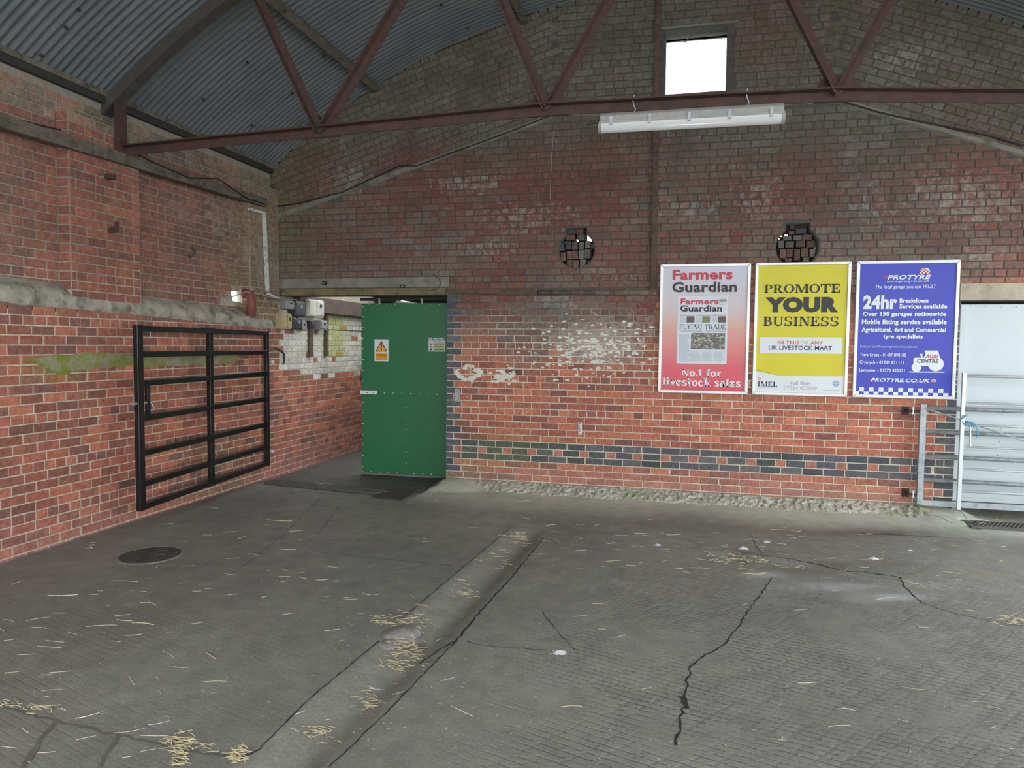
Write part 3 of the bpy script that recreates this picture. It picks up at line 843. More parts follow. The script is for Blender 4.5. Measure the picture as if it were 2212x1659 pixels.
# purlins lie along the roof from the truss to the end wall
for i, (x, y) in enumerate(((815, 187), (1133, 42))):
    p = B(x, y); t = math.atan2(p.z-AZ, p.x-AX); r = AR-.05; a = Vector((AX+r*math.cos(t), Y0, AZ+r*math.sin(t))); b = Vector((a.x, D+.02, a.z))
    nrm = Vector((math.cos(t), 0, math.sin(t)))
    o = MB().bar(a, b, .07, .085, up=nrm).build('purlin', M_TIMBER)
    tag(o, ['dark timber purlin meeting the end wall at the left haunch', 'dark timber purlin high near the crown of the roof'][i], 'purlin', 'roof purlins')

# ------------------------------------------------------------------ end wall fittings
def wall_slab(x0, x1, z0, z1, proud, back=.05): return MB().box(x0, x1, D-proud, D+back, z0, z1)
o = wall_slab(LINT[0]+.02, LINT[1], LINT[2], LINT[3], .012, .3).build('concrete_lintel', M_CONC_OLD, bevel=.008)
tag(o, 'grey concrete lintel above the passage opening', 'lintel')
o = MB().box(XL+.05, LINT[1]+.02, D-.03, D+.2, ZLINT-.005, LINT[2]-.008).build('timber_beam', pm('yellowed_timber', (.17, .135, .065), .85, var=.3, scale=9, col2=(.08, .07, .042), s2=7), bevel=.006)
tag(o, 'yellowish timber beam under the concrete lintel', 'beam')
o = wall_slab(LINT2[0], LINT2[1], LINT2[2]+.005, LINT2[3], .012, .3).build('concrete_lintel', pm('rendered_lintel', (.42, .36, .28), .9, var=.25, scale=8, bs=.4, col2=(.25, .2, .15)), bevel=.008)
tag(o, 'pale concrete lintel above the white sheeted door', 'lintel')
for i, (x, y) in enumerate(((703, 612), (871, 619))):
    p = B(x, y); s = empty('cable_clip', ['small tilted black fixing block on the passage lintel', 'small level black fixing block on the passage lintel'][i], 'fixing', p+Vector((0, -.012, 0)))
    mb = MB(); mb.box(-.032, .032, -.018, .006, -.022, .022); mb.build('block', M_BLACK, s, bevel=.004)
    MB().tube([(0, -.026, 0), (0, -.01, 0)], .008, 8).build('screw', M_WHITE, s)
    s.rotation_euler = (0, .35 if i == 0 else -.03, 0)

# old roofline: a mortar shelf with cables above it
mb = MB()
for (A, Bq) in zip(old, old[1:]):
    n = 24
    for i in range(n):
        def P_(t, dv, d): 
            x = A[0]+(Bq[0]-A[0])*t; z = A[1]+(Bq[1]-A[1])*t+dv
            return (x, D-d, z)
        t0, t1 = i/n, (i+1)/n; w = lambda t, k: .010*nz(A[0]+t*3, k, 3, 31+k)
        q = [[P_(t, dv+w(t, j), d) for j, (dv, d) in enumerate(((.05, -.005), (.038, .022), (-.012, .03), (-.03, -.005)))] for t in (t0, t1)]
        for j in range(3): mb.add([q[0][j], q[1][j], q[1][j+1], q[0][j+1]], [(0, 1, 2, 3)])
mb.build('old_roof_shelf', M_CONC_OLD, wall_back)
def px_cable(name, pts, r, mat, label, off=.02, sag=0, plane=None):
    P3 = [(plane(x, y) if plane else atY(x, y, D-off)) for x, y in pts]
    q = []
    for a, b in zip(P3, P3[1:]):
        for i in range(6):
            t = i/6; p = a.lerp(b, t); p.z -= sag*4*t*(1-t); q.append(p)
    q.append(P3[-1]); o = MB().tube(q, r, 6).build(name, mat, smooth=True); tag(o, label, 'cable'); return o
px_cable('cable', [(580, 447), (640, 440), (740, 415), (865, 357), (900, 358), (990, 325), (1100, 285), (1200, 245)], .008, M_CABLE, 'black cable following the sloping shelf on the left of the gable', .035)
px_cable('cable', [(1815, 218), (1900, 243), (2000, 265), (2130, 291), (2212, 315)], .009, M_CABLE, 'black cable falling along the shelf on the right of the gable', .035)
px_cable('cable', [(935, 592), (948, 600), (952, 614), (945, 624), (930, 628)], .004, M_CABLE, 'thin looped wire at the right end of the passage lintel', .03)
px_cable('cable', [(1196, 285), (1192, 330), (1188, 432)], .003, M_CABLEW, 'thin pale wire hanging down the gable brickwork', .02)
# vertical channel and horizontal pipe
c0, c1 = B(1423, -60), B(1411, 628)
o = MB().bar((c0.x, D-.03, c0.z), (c1.x, D-.03, c1.z), .062, .05, up=(0, -1, 0)).build('trunking', M_BROWNT, bevel=.004)
tag(o, 'dark vertical trunking running down the end wall beside the posters', 'trunking')
h0, h1 = B(1165, 632), B(1412, 632)
mb = MB(); mb.tube([(h0.x, D-.035, h0.z), (h1.x+.03, D-.035, h1.z)], .032, 10); o = mb.build('ledge_pipe', M_TIMBER, smooth=True); tag(o, 'old horizontal pipe on the end wall below the round vent', 'pipe')
h0, h1 = B(965, 629), B(1162, 632)
o = MB().bar((h0.x, D-.02, h0.z), (h1.x, D-.02, h1.z), .05, .06).build('rotten_batten', M_BROWNT); tag(o, 'rotten dark timber batten continuing the line of the passage beam', 'batten')

# ------------------------------------------------------------------ gable window
win = empty('window_1', 'small square gable window glaring with daylight', 'window', ((WX0+WX1)/2, D, WZ0), kind='structure')
M_WFR = pm('old_window_paint', (.30, .24, .17), .7, var=.3, scale=15, col2=(.15, .1, .07), s2=12)
fw = .045
for (a, b, c, d) in ((WX0-.04, WX1+.04, WZ0-.05, WZ0+.0), (WX0-.04, WX1+.04, WZ1-.0, WZ1+.06), (WX0-.045, WX0+.0, WZ0-.02, WZ1+.03), (WX1-.0, WX1+.045, WZ0-.02, WZ1+.03)):
    part(MB().box(a, b, D+.25, D+.31, c, d), 'window_frame', M_WFR, win, bevel=.004)
m, nt, b = new_mat('window_glass'); b.inputs['Base Color'].default_value = (1, 1, 1, 1); b.inputs['Roughness'].default_value = .03; b.inputs['Transmission Weight'].default_value = 1; b.inputs['IOR'].default_value = 1.45
part(MB().box(WX0, WX1, D+.28, D+.284, WZ0, WZ1), 'pane', m, win)
sp = B(1478, 94); ep = B(1513, 62)
part(MB().tube([(sp.x, D-.02, sp.z), (ep.x, D-.03, ep.z)], .007, 6), 'broken_lath', M_TIMBER, win)
part(MB().box(WX0-.1, WX1+.12, D-.016, D, WZ1+.02, WZ1+.045), 'drip_strip', M_CONC_OLD, win)

# ------------------------------------------------------------------ round vents packed with loose bricks
VB = [
 [(672, 238, 900, 372, 0), (905, 225, 1130, 375, 1), (600, 385, 870, 560, 2), (965, 385, 1185, 565, 3), (405, 640, 565, 870, 0), (590, 580, 765, 830, 0), (790, 585, 965, 845, 1), (995, 600, 1150, 845, 3), (1180, 580, 1345, 800, 3), (1345, 650, 1440, 800, 3),
  (425, 900, 600, 1160, 1), (620, 860, 800, 1120, 2), (805, 860, 985, 1120, 1), (990, 850, 1145, 1120, 3), (1170, 820, 1355, 1100, 3), (620, 1135, 800, 1390, 1), (825, 1140, 995, 1385, 2), (1015, 1130, 1195, 1385, 3)],
 [(770, 250, 900, 380, 0), (930, 345, 1240, 510, 0), (735, 400, 910, 520, 1), (560, 545, 815, 700, 3), (850, 540, 1115, 700, 3), (1150, 510, 1440, 685, 1), (420, 700, 600, 930, 3), (630, 725, 890, 915, 3), (930, 710, 1205, 910, 1), (1255, 710, 1525, 910, 1),
  (450, 970, 640, 1230, 2), (665, 945, 865, 1200, 1), (885, 960, 1070, 1300, 1), (1095, 925, 1320, 1180, 2), (1340, 950, 1510, 1200, 3), (610, 1230, 815, 1340, 1), (1145, 1200, 1330, 1340, 3)]]
VSKY = [[(1205, 400, 1350, 570), (905, 495, 965, 590), (485, 585, 590, 630), (580, 1315, 615, 1345)], [(620, 480, 720, 525), (485, 505, 530, 570), (435, 605, 475, 645)]]
VC = [(.062, .062, .066), (.115, .07, .062), (.15, .085, .065), (.125, .115, .098)]
for vi, (bl, ox, oy, sc) in enumerate(((VB[0], 1180, 480, 13.83), (VB[1], 1650, 470, 13.83))):
    cx, cz, r = VENTS[vi]
    v = empty('brick_filled_vent', ['round vent hole packed with loose bricks left of the trunking', 'round vent hole packed with loose bricks above the yellow poster'][vi], 'vent', (cx, D+.1, cz-r))
    rb = MB(); n_ = 34
    for i in range(n_):
        for j in range(n_):
            qx, qy = 300+1200*i/n_, 150+1320*j/n_; w_, h_ = 1200/n_, 1320/n_
            if any(a_ < qx+w_/2 < c_ and b_ < qy+h_/2 < d_ for a_, b_, c_, d_ in VSKY[vi]): continue
            p, q = atY(ox+qx/sc, oy+(qy+h_)/sc, D+.2), atY(ox+(qx+w_)/sc, oy+qy/sc, D+.2)
            rb.box(p.x, q.x, D+.2, D+.24, p.z, q.z)
    o = part(rb, 'rear_bricks', M_BRICKO, v); o.color = (*VC[1], .1); o['kind'] = 'stuff'
    for (x0, y0, x1, y1, ci) in bl:
        a = atY(ox+x0/sc, oy+y1/sc, D+.09); b = atY(ox+x1/sc, oy+y0/sc, D+.09)
        w, h = b.x-a.x, b.z-a.z
        mb = MB(); mb.box(-w/2, w/2, -.05, .07, -h/2, h/2)
        o = mb.build('loose_brick', M_BRICKO, bevel=.006); o.color = (*(lambda v_: tuple(k*v_ for k in VC[ci]))(RND.uniform(.8, 1.25)), .1)
        o.location = ((a+b)/2)+Vector((0, RND.uniform(-.02, .03), 0)); o.rotation_euler = (RND.uniform(-.04, .04), RND.uniform(-.03, .03), RND.uniform(-.12, .12)); keep(o, v)

# ------------------------------------------------------------------ fluorescent batten under the tie bar
p0, p1 = T(1297, 268), T(1692, 246)
mid = (p0+p1)/2; ln = (p1-p0).length; an = math.atan2(p1.z-p0.z, p1.x-p0.x)
bt = empty('fluorescent_batten', 'long weatherproof fluorescent batten hanging below the tie bar', 'light fitting', mid); bt.rotation_euler = (0, -an, 0)
M_BODY = pm('grey_plastic', (.26, .255, .235), .5, var=.15, scale=20)
m, nt, b = new_mat('clear_diffuser'); b.inputs['Base Color'].default_value = (.8, .8, .78, 1); b.inputs['Roughness'].default_value = .18; b.inputs['Transmission Weight'].default_value = .35; b.inputs['IOR'].default_value = 1.3
M_DIFF = m
def profx(poly, x0, x1):
    mb = MB(); mb.prism(poly, lambda u, v, d: (d, u, v), x0, x1); return mb
H = ln/2
profx([(-.045, .0), (.045, .0), (.05, .05), (.03, .075), (-.03, .075), (-.05, .05)], -H, H).build('body', M_BODY, bt, bevel=.006)
pl = [(.053*math.cos(t), -.012-.062*math.sin(t)) for t in [math.pi*i/12 for i in range(13)]]
profx(pl, -H+.01, H-.01).build('diffuser', M_DIFF, bt, smooth=False)
for s in (-1, 1): profx([(y*1.04, z*1.04) for y, z in pl], s*H-.012, s*H+.012).build('end_cap', M_BODY, bt)
profx([(-.058, -.012), (.058, -.012), (.058, .003), (-.058, .003)], -H-.005, H+.005).build('gasket_rim', pm('gasket_grey', (.3, .29, .27), .6), bt)
for i in range(5):
    x = -H+.09+(2*H-.18)*i/4; MB().box(x-.012, x+.012, -.066, -.046, -.03, .035).build('clip', M_GALV, bt)
for x in (-H*.62, H*.62): MB().tube([(x, 0, .07), (x+.012, 0, .10), (x, 0, .13), (x-.01, 0, .17), (x, 0, .21)], .005, 6).build('hanging_hook', M_GALV, bt)
MB().tube([(-H-.11, 0, .0), (-H-.05, 0, .012), (-H, 0, .01)], .006, 6).build('supply_cable', M_CABLE, bt)

# ------------------------------------------------------------------ lettering
_tc = {}
def font_polys(s, bold=0.0, shear=0.0):
    key = (s, bold, shear)
    if key in _tc: return _tc[key]
    cu = bpy.data.curves.new('txt', 'FONT'); cu.body = s; cu.fill_mode = 'FRONT'; cu.offset = bold; cu.shear = shear; cu.resolution_u = 3
    cu.space_character = 1+bold*1.6
    o = bpy.data.objects.new('txt', cu); COL.objects.link(o)
    dg = bpy.context.evaluated_depsgraph_get(); m = bpy.data.meshes.new_from_object(o.evaluated_get(dg))
    vs = [(v.co.x, v.co.y) for v in m.vertices]; fs = [tuple(p.vertices) for p in m.polygons]
    bpy.data.objects.remove(o); bpy.data.curves.remove(cu); bpy.data.meshes.remove(m)
    _tc[key] = (vs, fs); return vs, fs
# slab-serif letters drawn from bars and arcs, cap height 1
def serif_polys(s, T=.2, t=.09, sf=.1):
    vs, fs = [], []; X = 0.
    def quad(*p):
        n = len(vs); vs.extend((X+a, b) for a, b in p); fs.append(tuple(range(n, n+len(p))))
    def R(x0, y0, x1, y1): quad((x0, y0), (x1, y0), (x1, y1), (x0, y1))
    def arc(cx, cy, rx, ry, tx, ty, a0, a1, n=18):
        k = len(vs)
        for i in range(n+1):
            a = math.radians(a0+(a1-a0)*i/n); c, s_ = math.cos(a), math.sin(a)
            vs.append((X+cx+rx*c, cy+ry*s_)); vs.append((X+cx+(rx-tx)*c, cy+(ry-ty)*s_))
        for i in range(n): fs.append((k+2*i, k+2*i+1, k+2*i+3, k+2*i+2))
    def foot(x, w, y=0): R(x-.08, y, x+w+.08, y+sf)
    def stem(x, w=T, h=1., base=True, top=True):
        R(x, 0, x+w, h)
        if base: foot(x, w)
        if top: foot(x, w, h-sf)
    xh = .72
    for ch in s:
        if ch == ' ': X += .42; continue
        if ch == 'I': stem(.1); adv = .5
        elif ch == 'P': stem(.1); R(.2, 1-t, .38, 1); R(.2, .42, .38, .42+t); arc(.38, .71, .36, .29, T, t, -90, 90); adv = .8
        elif ch == 'R': stem(.1); R(.2, 1-t, .38, 1); R(.2, .44, .38, .44+t); arc(.38, .72, .34, .28, T, t, -90, 90); quad((.36, .48), (.56, .48), (.84, 0), (.62, 0)); R(.62, 0, .94, sf); adv = .96
        elif ch == 'O': arc(.46, .5, .46, .52, T, t, 0, 360, 36); adv = .98
        elif ch == 'M': stem(.1, t); quad((.1, 1), (.34, 1), (.64, .2), (.52, 0)); quad((.52, 0), (.62, 0), (.98, 1), (.9, 1)); stem(.92, T); adv = 1.26
        elif ch == 'T': R(.33, 0, .33+T, 1); foot(.33, T); R(0, 1-t, .86, 1); quad((0, .68), (.07, .68), (.12, 1), (0, 1)); quad((.79, .68), (.86, .68), (.86, 1), (.74, 1)); adv = .92
        elif ch in 'EF':
            stem(.1, top=True, base=True); R(.1, 1-t, .7, 1); R(.3, .46, .52, .46+t); R(.48, .34, .55, .68); quad((.63, .7), (.7, .7), (.7, 1), (.58, 1))
            if ch == 'E': R(.1, 0, .74, t); quad((.6, 0), (.76, 0), (.76, .32), (.69, .32))
            adv = .84
        elif ch == 'L': stem(.1); R(.1, 0, .7, t); quad((.56, 0), (.72, 0), (.72, .34), (.65, .34)); adv = .78
        elif ch == 'B': stem(.1); R(.2, 1-t, .38, 1); R(.2, .48, .42, .48+t); R(.2, 0, .42, t); arc(.38, .755, .32, .245, T, t, -90, 90); arc(.42, .285, .36, .285, T, t, -90, 90); adv = .86
        elif ch == 'D': stem(.1); R(.2, 1-t, .38, 1); R(.2, 0, .38, t); arc(.38, .5, .46, .5, T, t, -90, 90); adv = .92
        elif ch == 'U': R(.1, .3, .1+T, 1); foot(.1, T, 1-sf); R(.72, .3, .72+t, 1); foot(.72, t, 1-sf); arc(.46, .32, .36, .34, T, t*1.4, 180, 270); arc(.46, .32, .35, .34, t, t*1.4, 270, 360); adv = .96
        elif ch == 'N': stem(.1, t); quad((.08, 1), (.32, 1), (.84, 0), (.66, 0)); R(.74, 0, .74+t, 1); foot(.74, t, 1-sf); adv = .98
        elif ch == 'S': arc(.38, .745, .33, .275, T*.8, t, 40, 270, 22); arc(.38, .27, .35, .29, T*.9, t, -150, 90, 24); R(.60, .68, .68, 1); R(.06, 0, .13, .32); adv = .82
        elif ch == 'A': quad((.02, 0), (.12, 0), (.5, 1), (.4, 1)); quad((.34, 1), (.52, 1), (.9, 0), (.68, 0)); R(.22, .28, .68, .28+t); R(-.04, 0, .22, sf*.7); R(.6, 0, .98, sf*.7); adv = .98
        elif ch == 'G': arc(.48, .5, .46, .52, T, t, 45, 330, 26); R(.62, .1, .62+T*.9, .46); R(.54, .4, .92, .46); R(.78, .66, .85, .98); adv = 1.0
        elif ch == 'Y': quad((.0, 1), (.24, 1), (.54, .44), (.38, .44)); quad((.72, 1), (.84, 1), (.54, .44), (.46, .44)); R(.36, 0, .36+T, .48); foot(.36, T); R(-.06, 1-sf, .3, 1); R(.6, 1-sf, .92, 1); adv = .92
        elif ch == 'C': arc(.46, .5, .46, .52, T, t, 45, 315, 26); R(.72, .66, .8, 1); adv = .9
        elif ch == '1': stem(.18, T, 1, True, False); quad((.18, 1), (.18, .8), (0, .72), (0, .82)); adv = .58
        elif ch == '.': R(.04, 0, .26, .22); adv = .32
        elif ch == 'o': arc(.36, .36, .36, .38, T, t*1.3, 0, 360, 28); adv = .76
        elif ch == 'c': arc(.36, .36, .36, .38, T, t*1.3, 40, 320, 24); R(.5, .46, .64, .68); adv = .7
        elif ch == 'e': arc(.36, .36, .36, .38, T, t*1.3, 0, 320, 26); R(.1, .3, .72, .3+t*1.2); adv = .76
        elif ch == 's': arc(.3, .525, .27, .215, T*.8, t*1.2, 30, 270, 16); arc(.3, .2, .29, .22, T*.8, t*1.2, -150, 90, 16); R(.44, .5, .54, .72); R(.04, 0, .14, .22); adv = .62
        elif ch == 'a': R(.38, 0, .38+T, .5); arc(.34, .48, .24, .26, T*.7, t*1.3, 0, 150, 12); arc(.28, .22, .26, .24, T*.8, t*1.2, 0, 360, 18); R(.38, 0, .7, sf); adv = .72
        elif ch == 'l': R(.1, 0, .1+T, 1.04); foot(.1, T); R(.0, 1.04-sf, .2, 1.04); adv = .46
        elif ch == 'i': R(.1, 0, .1+T, xh); foot(.1, T); R(.0, xh-sf, .2, xh); R(.08, .84, .1+T, 1.04); adv = .46
        elif ch == 'v': quad((.06, xh), (.3, xh), (.46, .16), (.36, 0), (.32, 0)); quad((.32, 0), (.46, 0), (.7, xh), (.56, xh)); R(0, xh-sf, .34, xh); R(.46, xh-sf, .76, xh); adv = .78
        elif ch == 't': R(.14, .1, .14+T, .94); R(.02, xh-sf, .5, xh); arc(.34, .2, .2, .22, T, t*1.3, 180, 300, 10); adv = .56
        elif ch == 'k': R(.1, 0, .1+T, 1.04); foot(.1, T); R(0, 1.04-sf, .2, 1.04); quad((.3, .34), (.3, .22), (.62, xh), (.5, xh)); quad((.36, .42), (.5, .5), (.78, 0), (.56, 0)); R(.46, xh-sf, .74, xh); R(.5, 0, .84, sf); adv = .86
        elif ch == 'f': R(.14, 0, .14+T, .8); foot(.14, T); R(.02, xh-sf, .48, xh); arc(.36, .8, .22, .26, T, t*1.4, 50, 180, 10); adv = .5
        elif ch == 'r': R(.1, 0, .1+T, xh); foot(.1, T); R(0, xh-sf, .2, xh); arc(.44, .5, .2, .24, T*.6, t*1.6, 40, 150, 8); adv = .58
        elif ch == 'g': arc(.32, .46, .3, .28, T*.8, t, 0, 360, 20); arc(.34, .02, .32, .2, T*.6, t, 0, 360, 20); adv = .66
        elif ch == 'n' : stem(.1, T, xh); arc(.42, .44, .26, .3, T, t*1.4, 0, 130, 10); R(.48, 0, .68, .44); foot(.48, T); adv = .84
        else: adv = .5
        X += adv
    return vs, fs
def italic(vf, k): return [(x+y*k, y) for x, y in vf[0]], vf[1]
def flat_mat(name, col, rough=.55):
    return pm(name, col, rough, var=.05, scale=5)
INK = {k: flat_mat('print_'+k, v) for k, v in dict(red=(.50, .035, .06), black=(.02, .02, .025), white=(.66, .69, .70), grey=(.30, .31, .33), navy=(.03, .035, .10), pink=(.62, .05, .12),
      yellow=(.70, .62, .0), blue=(.018, .035, .42), paper=(.60, .63, .68), text=(.38, .42, .46), midgrey=(.42, .43, .45), brown=(.10, .075, .06), green=(.16, .2, .06), skyblue=(.1, .25, .45), amber=(.75, .36, .01), orange=(.75, .22, .02), lime=(.35, .42, .05), palegrey=(.55, .57, .58)).items()}
class Sheet:
    """flat print on a plane at depth Y; coordinates are pixels of the photograph"""
    def __init__(s, parent, Y, ox, oy, sc): s.p = parent; s.Y = Y; s.o = (ox, oy, sc); s.n = 0
    def at(s, x, y): return atY(s.o[0]+x/s.o[2], s.o[1]+y/s.o[2], s.Y)
    def lay(s, vs, fs, name, mat, layer):
        mb = MB(); mb.add([(x, s.Y-.0009*layer, z) for x, z in vs], fs)
        m = bpy.data.meshes.new(name); m.from_pydata(mb.v, [], mb.f); m.update()
        for p in m.polygons:
            if p.normal.y > 0: p.flip()
        o = link(name, m, mat); keep(o, s.p); return o
    def text(s, vf, x0, y0, x1, y1, mat, layer=3, name='lettering'):
        vs, fs = vf; ax0, ax1 = min(v[0] for v in vs), max(v[0] for v in vs); ay0, ay1 = min(v[1] for v in vs), max(v[1] for v in vs)
        # run the baseline level in the place, with the size taken at the middle of the line
        a, b = s.at(x0, (y0+y1)/2), s.at(x1, (y0+y1)/2); c, d = s.at((x0+x1)/2, y1), s.at((x0+x1)/2, y0)
        q = [(a.x+(b.x-a.x)*(v[0]-ax0)/(ax1-ax0), c.z+(d.z-c.z)*(v[1]-ay0)/(ay1-ay0)) for v in vs]
        return s.lay(q, fs, name, INK[mat] if isinstance(mat, str) else mat, layer)
    def rect(s, x0, y0, x1, y1, mat, layer=1, name='print_block'):
        a, b = s.at(x0, (y0+y1)/2), s.at(x1, (y0+y1)/2); c, d = s.at((x0+x1)/2, y1), s.at((x0+x1)/2, y0)
        return s.lay([(a.x, c.z), (b.x, c.z), (b.x, d.z), (a.x, d.z)], [(0, 1, 2, 3)], name, INK[mat] if isinstance(mat, str) else mat, layer)
    def poly(s, pts, mat, layer=1, name='print_block'):
        q = [s.at(*p) for p in pts]; return s.lay([(p.x, p.z) for p in q], [tuple(range(len(q)))], name, INK[mat] if isinstance(mat, str) else mat, layer)
    def disc(s, cx, cy, r, mat, layer=2, name='print_block', hole=0):
        c = s.at(cx, cy); R = s.at(cx+r, cy).x-c.x; n = 32
        o = [(c.x+R*math.cos(2*math.pi*i/n), c.z+R*math.sin(2*math.pi*i/n)) for i in range(n)]
        if not hole: return s.lay(o, [tuple(range(n))], name, INK[mat], layer)
        k = 1-hole; o += [(c.x+(x-c.x)*k, c.z+(z-c.z)*k) for x, z in o]
        return s.lay(o, [(i, (i+1) % n, n+(i+1) % n, n+i) for i in range(n)], name, INK[mat], layer)
FT = font_polys; SF = serif_polys
M_FRAME = pm('silver_frame', (.60, .61, .59), .35, metal=.3, var=.06)
PZ0, PZ1 = 1.253, 2.755
def poster(name, label, xa, xb, sheet_mat):
    x0, x1 = B(xa, 710).x, B(xb, 710).x
    r = empty(name, label, 'poster', ((x0+x1)/2, D-.02, PZ0), 'framed posters on the end wall')
    part(MB().box(x0+.01, x1-.01, D-.028, D-.004, PZ0+.01, PZ1-.01), 'backboard', M_DARKSTEEL, r)
    fw = .034
    for poly in ([(x0, PZ0), (x1, PZ0), (x1-fw, PZ0+fw), (x0+fw, PZ0+fw)], [(x0, PZ1), (x0+fw, PZ1-fw), (x1-fw, PZ1-fw), (x1, PZ1)],
                 [(x0, PZ0), (x0+fw, PZ0+fw), (x0+fw, PZ1-fw), (x0, PZ1)], [(x1, PZ0), (x1, PZ1), (x1-fw, PZ1-fw), (x1-fw, PZ0+fw)]):
        part(MB().prism(poly, lambda u, v, d: (u, d, v), D-.046, D-.006), 'frame_bar', M_FRAME, r, bevel=.005)
    mb = MB(); nx_, nz_ = 24, 34; vs = []
    for j in range(nz_+1):
        for i in range(nx_+1):
            x = x0+fw*.7+(x1-x0-1.4*fw)*i/nx_; z = PZ0+fw*.7+(PZ1-PZ0-1.4*fw)*j/nz_
            vs.append((x, D-.031+.0006*nz(x, z, 6, 51), z))
    mb.add(vs, [(j*(nx_+1)+i, j*(nx_+1)+i+1, (j+1)*(nx_+1)+i+1, (j+1)*(nx_+1)+i) for j in range(nz_) for i in range(nx_)])
    part(mb, 'poster_sheet', sheet_mat, r, smooth=True)
    return r, x0, x1
# red and grey poster
m, nt, b = new_mat('print_red_fade'); P = pos(nt); s_ = nd(nt, 'ShaderNodeSeparateXYZ'); nt.links.new(P, s_.inputs[0])
rp = nd(nt, 'ShaderNodeValToRGB'); nt.links.new(mapr(nt, s_.outputs[2], PZ0, PZ1), rp.inputs[0])
e = rp.color_ramp.elements; e[0].position = 0; e[0].color = (.56, .02, .045, 1); e[1].position = 1; e[1].color = (.46, .47, .56, 1)
for p_, c_ in ((.2, (.58, .045, .07)), (.34, (.58, .13, .12)), (.5, (.55, .26, .2)), (.66, (.50, .41, .42))): k_ = rp.color_ramp.elements.new(p_); k_.color = (*c_, 1)
nt.links.new(rp.outputs[0], b.inputs['Base Color']); b.inputs['Roughness'].default_value = .3
r1, x0, x1 = poster('framed_poster', 'silver framed red and grey poster with a newspaper front page', 1424, 1618, m)
S = Sheet(r1, D-.0325, 1420, 570, 5.722)
S.text(FT('Farmers', .035), 190, 68, 930, 195, 'red'); S.text(FT('Guardian', .035), 185, 220, 985, 350, 'black')
S.rect(246, 395, 866, 1235, 'paper', 1, 'newspaper_page')
S.text(FT('Farmers', .035), 288, 428, 755, 503, 'red'); S.text(FT('Guardian', .035), 283, 510, 800, 590, 'black')
S.disc(808, 465, 50, 'palegrey', 3); S.disc(808, 465, 50, 'grey', 4, hole=.08); S.text(FT('NEW', .02), 772, 438, 845, 470, 'black', 5)
S.rect(283, 602, 620, 612, 'midgrey', 2)
for a, b_, ph in ((280, 460, 'brown'), (472, 650, 'green'), (665, 845, 'brown')):
    S.rect(a, 628, b_, 640, 'red', 2); S.rect(a+82, 648, b_, 725, ph, 2)
    for i in range(5): S.rect(a+4, 652+15*i, a+72, 660+15*i, 'text', 2)
S.text(SF('FLYING TRADE', .13, .05, .05), 275, 745, 845, 810, 'black'); S.rect(290, 827, 560, 836, 'grey', 2); S.rect(595, 827, 838, 836, 'grey', 2)
m, nt, b = new_mat('print_livestock_photo'); P = pos(nt)
mp = nd(nt, 'ShaderNodeMapping'); mp.inputs['Scale'].default_value = (38, 1, 70); mp.inputs['Rotation'].default_value = (0, .35, 0); nt.links.new(P, mp.inputs[0])
nt.links.new(mixc(nt, mapr(nt, noi(nt, mp.outputs[0], 1, 3), .5, .62), (.055, .045, .04, 1), (.42, .38, .31, 1)), b.inputs['Base Color']); b.inputs['Roughness'].default_value = .35
S.rect(415, 855, 835, 1058, m, 2, 'print_photo')
for (a, b_, t_) in ((268, 398, 872), (405, 540, 1085), (550, 685, 1085), (697, 830, 1085)):
    y = t_
    while y < 1203: S.rect(a, y, b_-RND.choice((0, 0, 0, 30)), y+6, 'text', 2); y += 11
S.text(SF('No.1 for', .24, .13, .13), 300, 1298, 790, 1392, 'white'); S.text(SF('livestock sales', .24, .13, .13), 60, 1410, 1030, 1515, 'white')
# yellow poster
m = pm('print_yellow', (.58, .51, .0), .45, var=.06, scale=3)
r2, x0, x1 = poster('framed_poster', 'silver framed yellow poster with large black lettering', 1627.5, 1833, m)
S = Sheet(r2, D-.0325, 1620, 570, 5.722)
for vf, bx in ((SF('PROMOTE'), (180, 250, 1115, 360)), (SF('BUSINESS'), (168, 650, 1095, 770))): S.text(vf, *bx, 'black')
S.text(FT('YOUR', .075), 190, 408, 1095, 603, 'black')
S.rect(120, 908, 1140, 1106, 'white', 1); S.text(FT('IN THIS', .012), 345, 950, 605, 997, 'pink'); S.text(FT('OR'), 623, 950, 727, 998, 'midgrey'); S.text(FT('ANY', .012), 748, 952, 902, 999, 'pink')
S.text(FT('UK LIVESTOCK MART', .014), 232, 1012, 1015, 1066, 'navy')
S.poly([(58, 1310), (370, 1385), (1160, 1392), (1150, 1615), (30, 1605)], 'white', 1)
fl_ = MB(); fv = []
for i in range(13):
    t = i/12; x_ = 60+312*t; yt_ = 1285+92*t**1.2; k_ = (1-t)
    for q_ in range(4):
        w_ = q_/3; p = S.at(x_, yt_+w_*30*k_**.7+2); fv.append((p.x, S.Y-.003-.018*k_*w_*w_, p.z))
fl_.add(fv, [(4*i+q_, 4*i+4+q_, 4*i+5+q_, 4*i+1+q_) for i in range(12) for q_ in range(3)])
part(fl_, 'curled_edge', m, r2, smooth=True)
S.text(SF('IMEL'), 97, 1455, 335, 1515, 'black'); S.disc(116, 1420, 17, 'pink', 3, hole=.35); S.rect(97, 1528, 338, 1532, 'grey', 2); S.rect(97, 1540, 335, 1548, 'palegrey', 2)
S.text(SF('Call Nigel', .15, .07, .07), 500, 1453, 750, 1500, 'grey'); S.text(FT('07764 407999'), 420, 1510, 825, 1560, 'midgrey')
S.disc(1063, 1480, 42, 'skyblue', 3)
for k_ in (-1, 0, 1): S.rect(1025, 1478+k_*22, 1101, 1483+k_*22, 'white', 4); S.rect(1061+k_*22, 1442, 1066+k_*22, 1518, 'white', 4)
S.text(FT('www.imel.uk'), 900, 1550, 1110, 1573, 'midgrey')
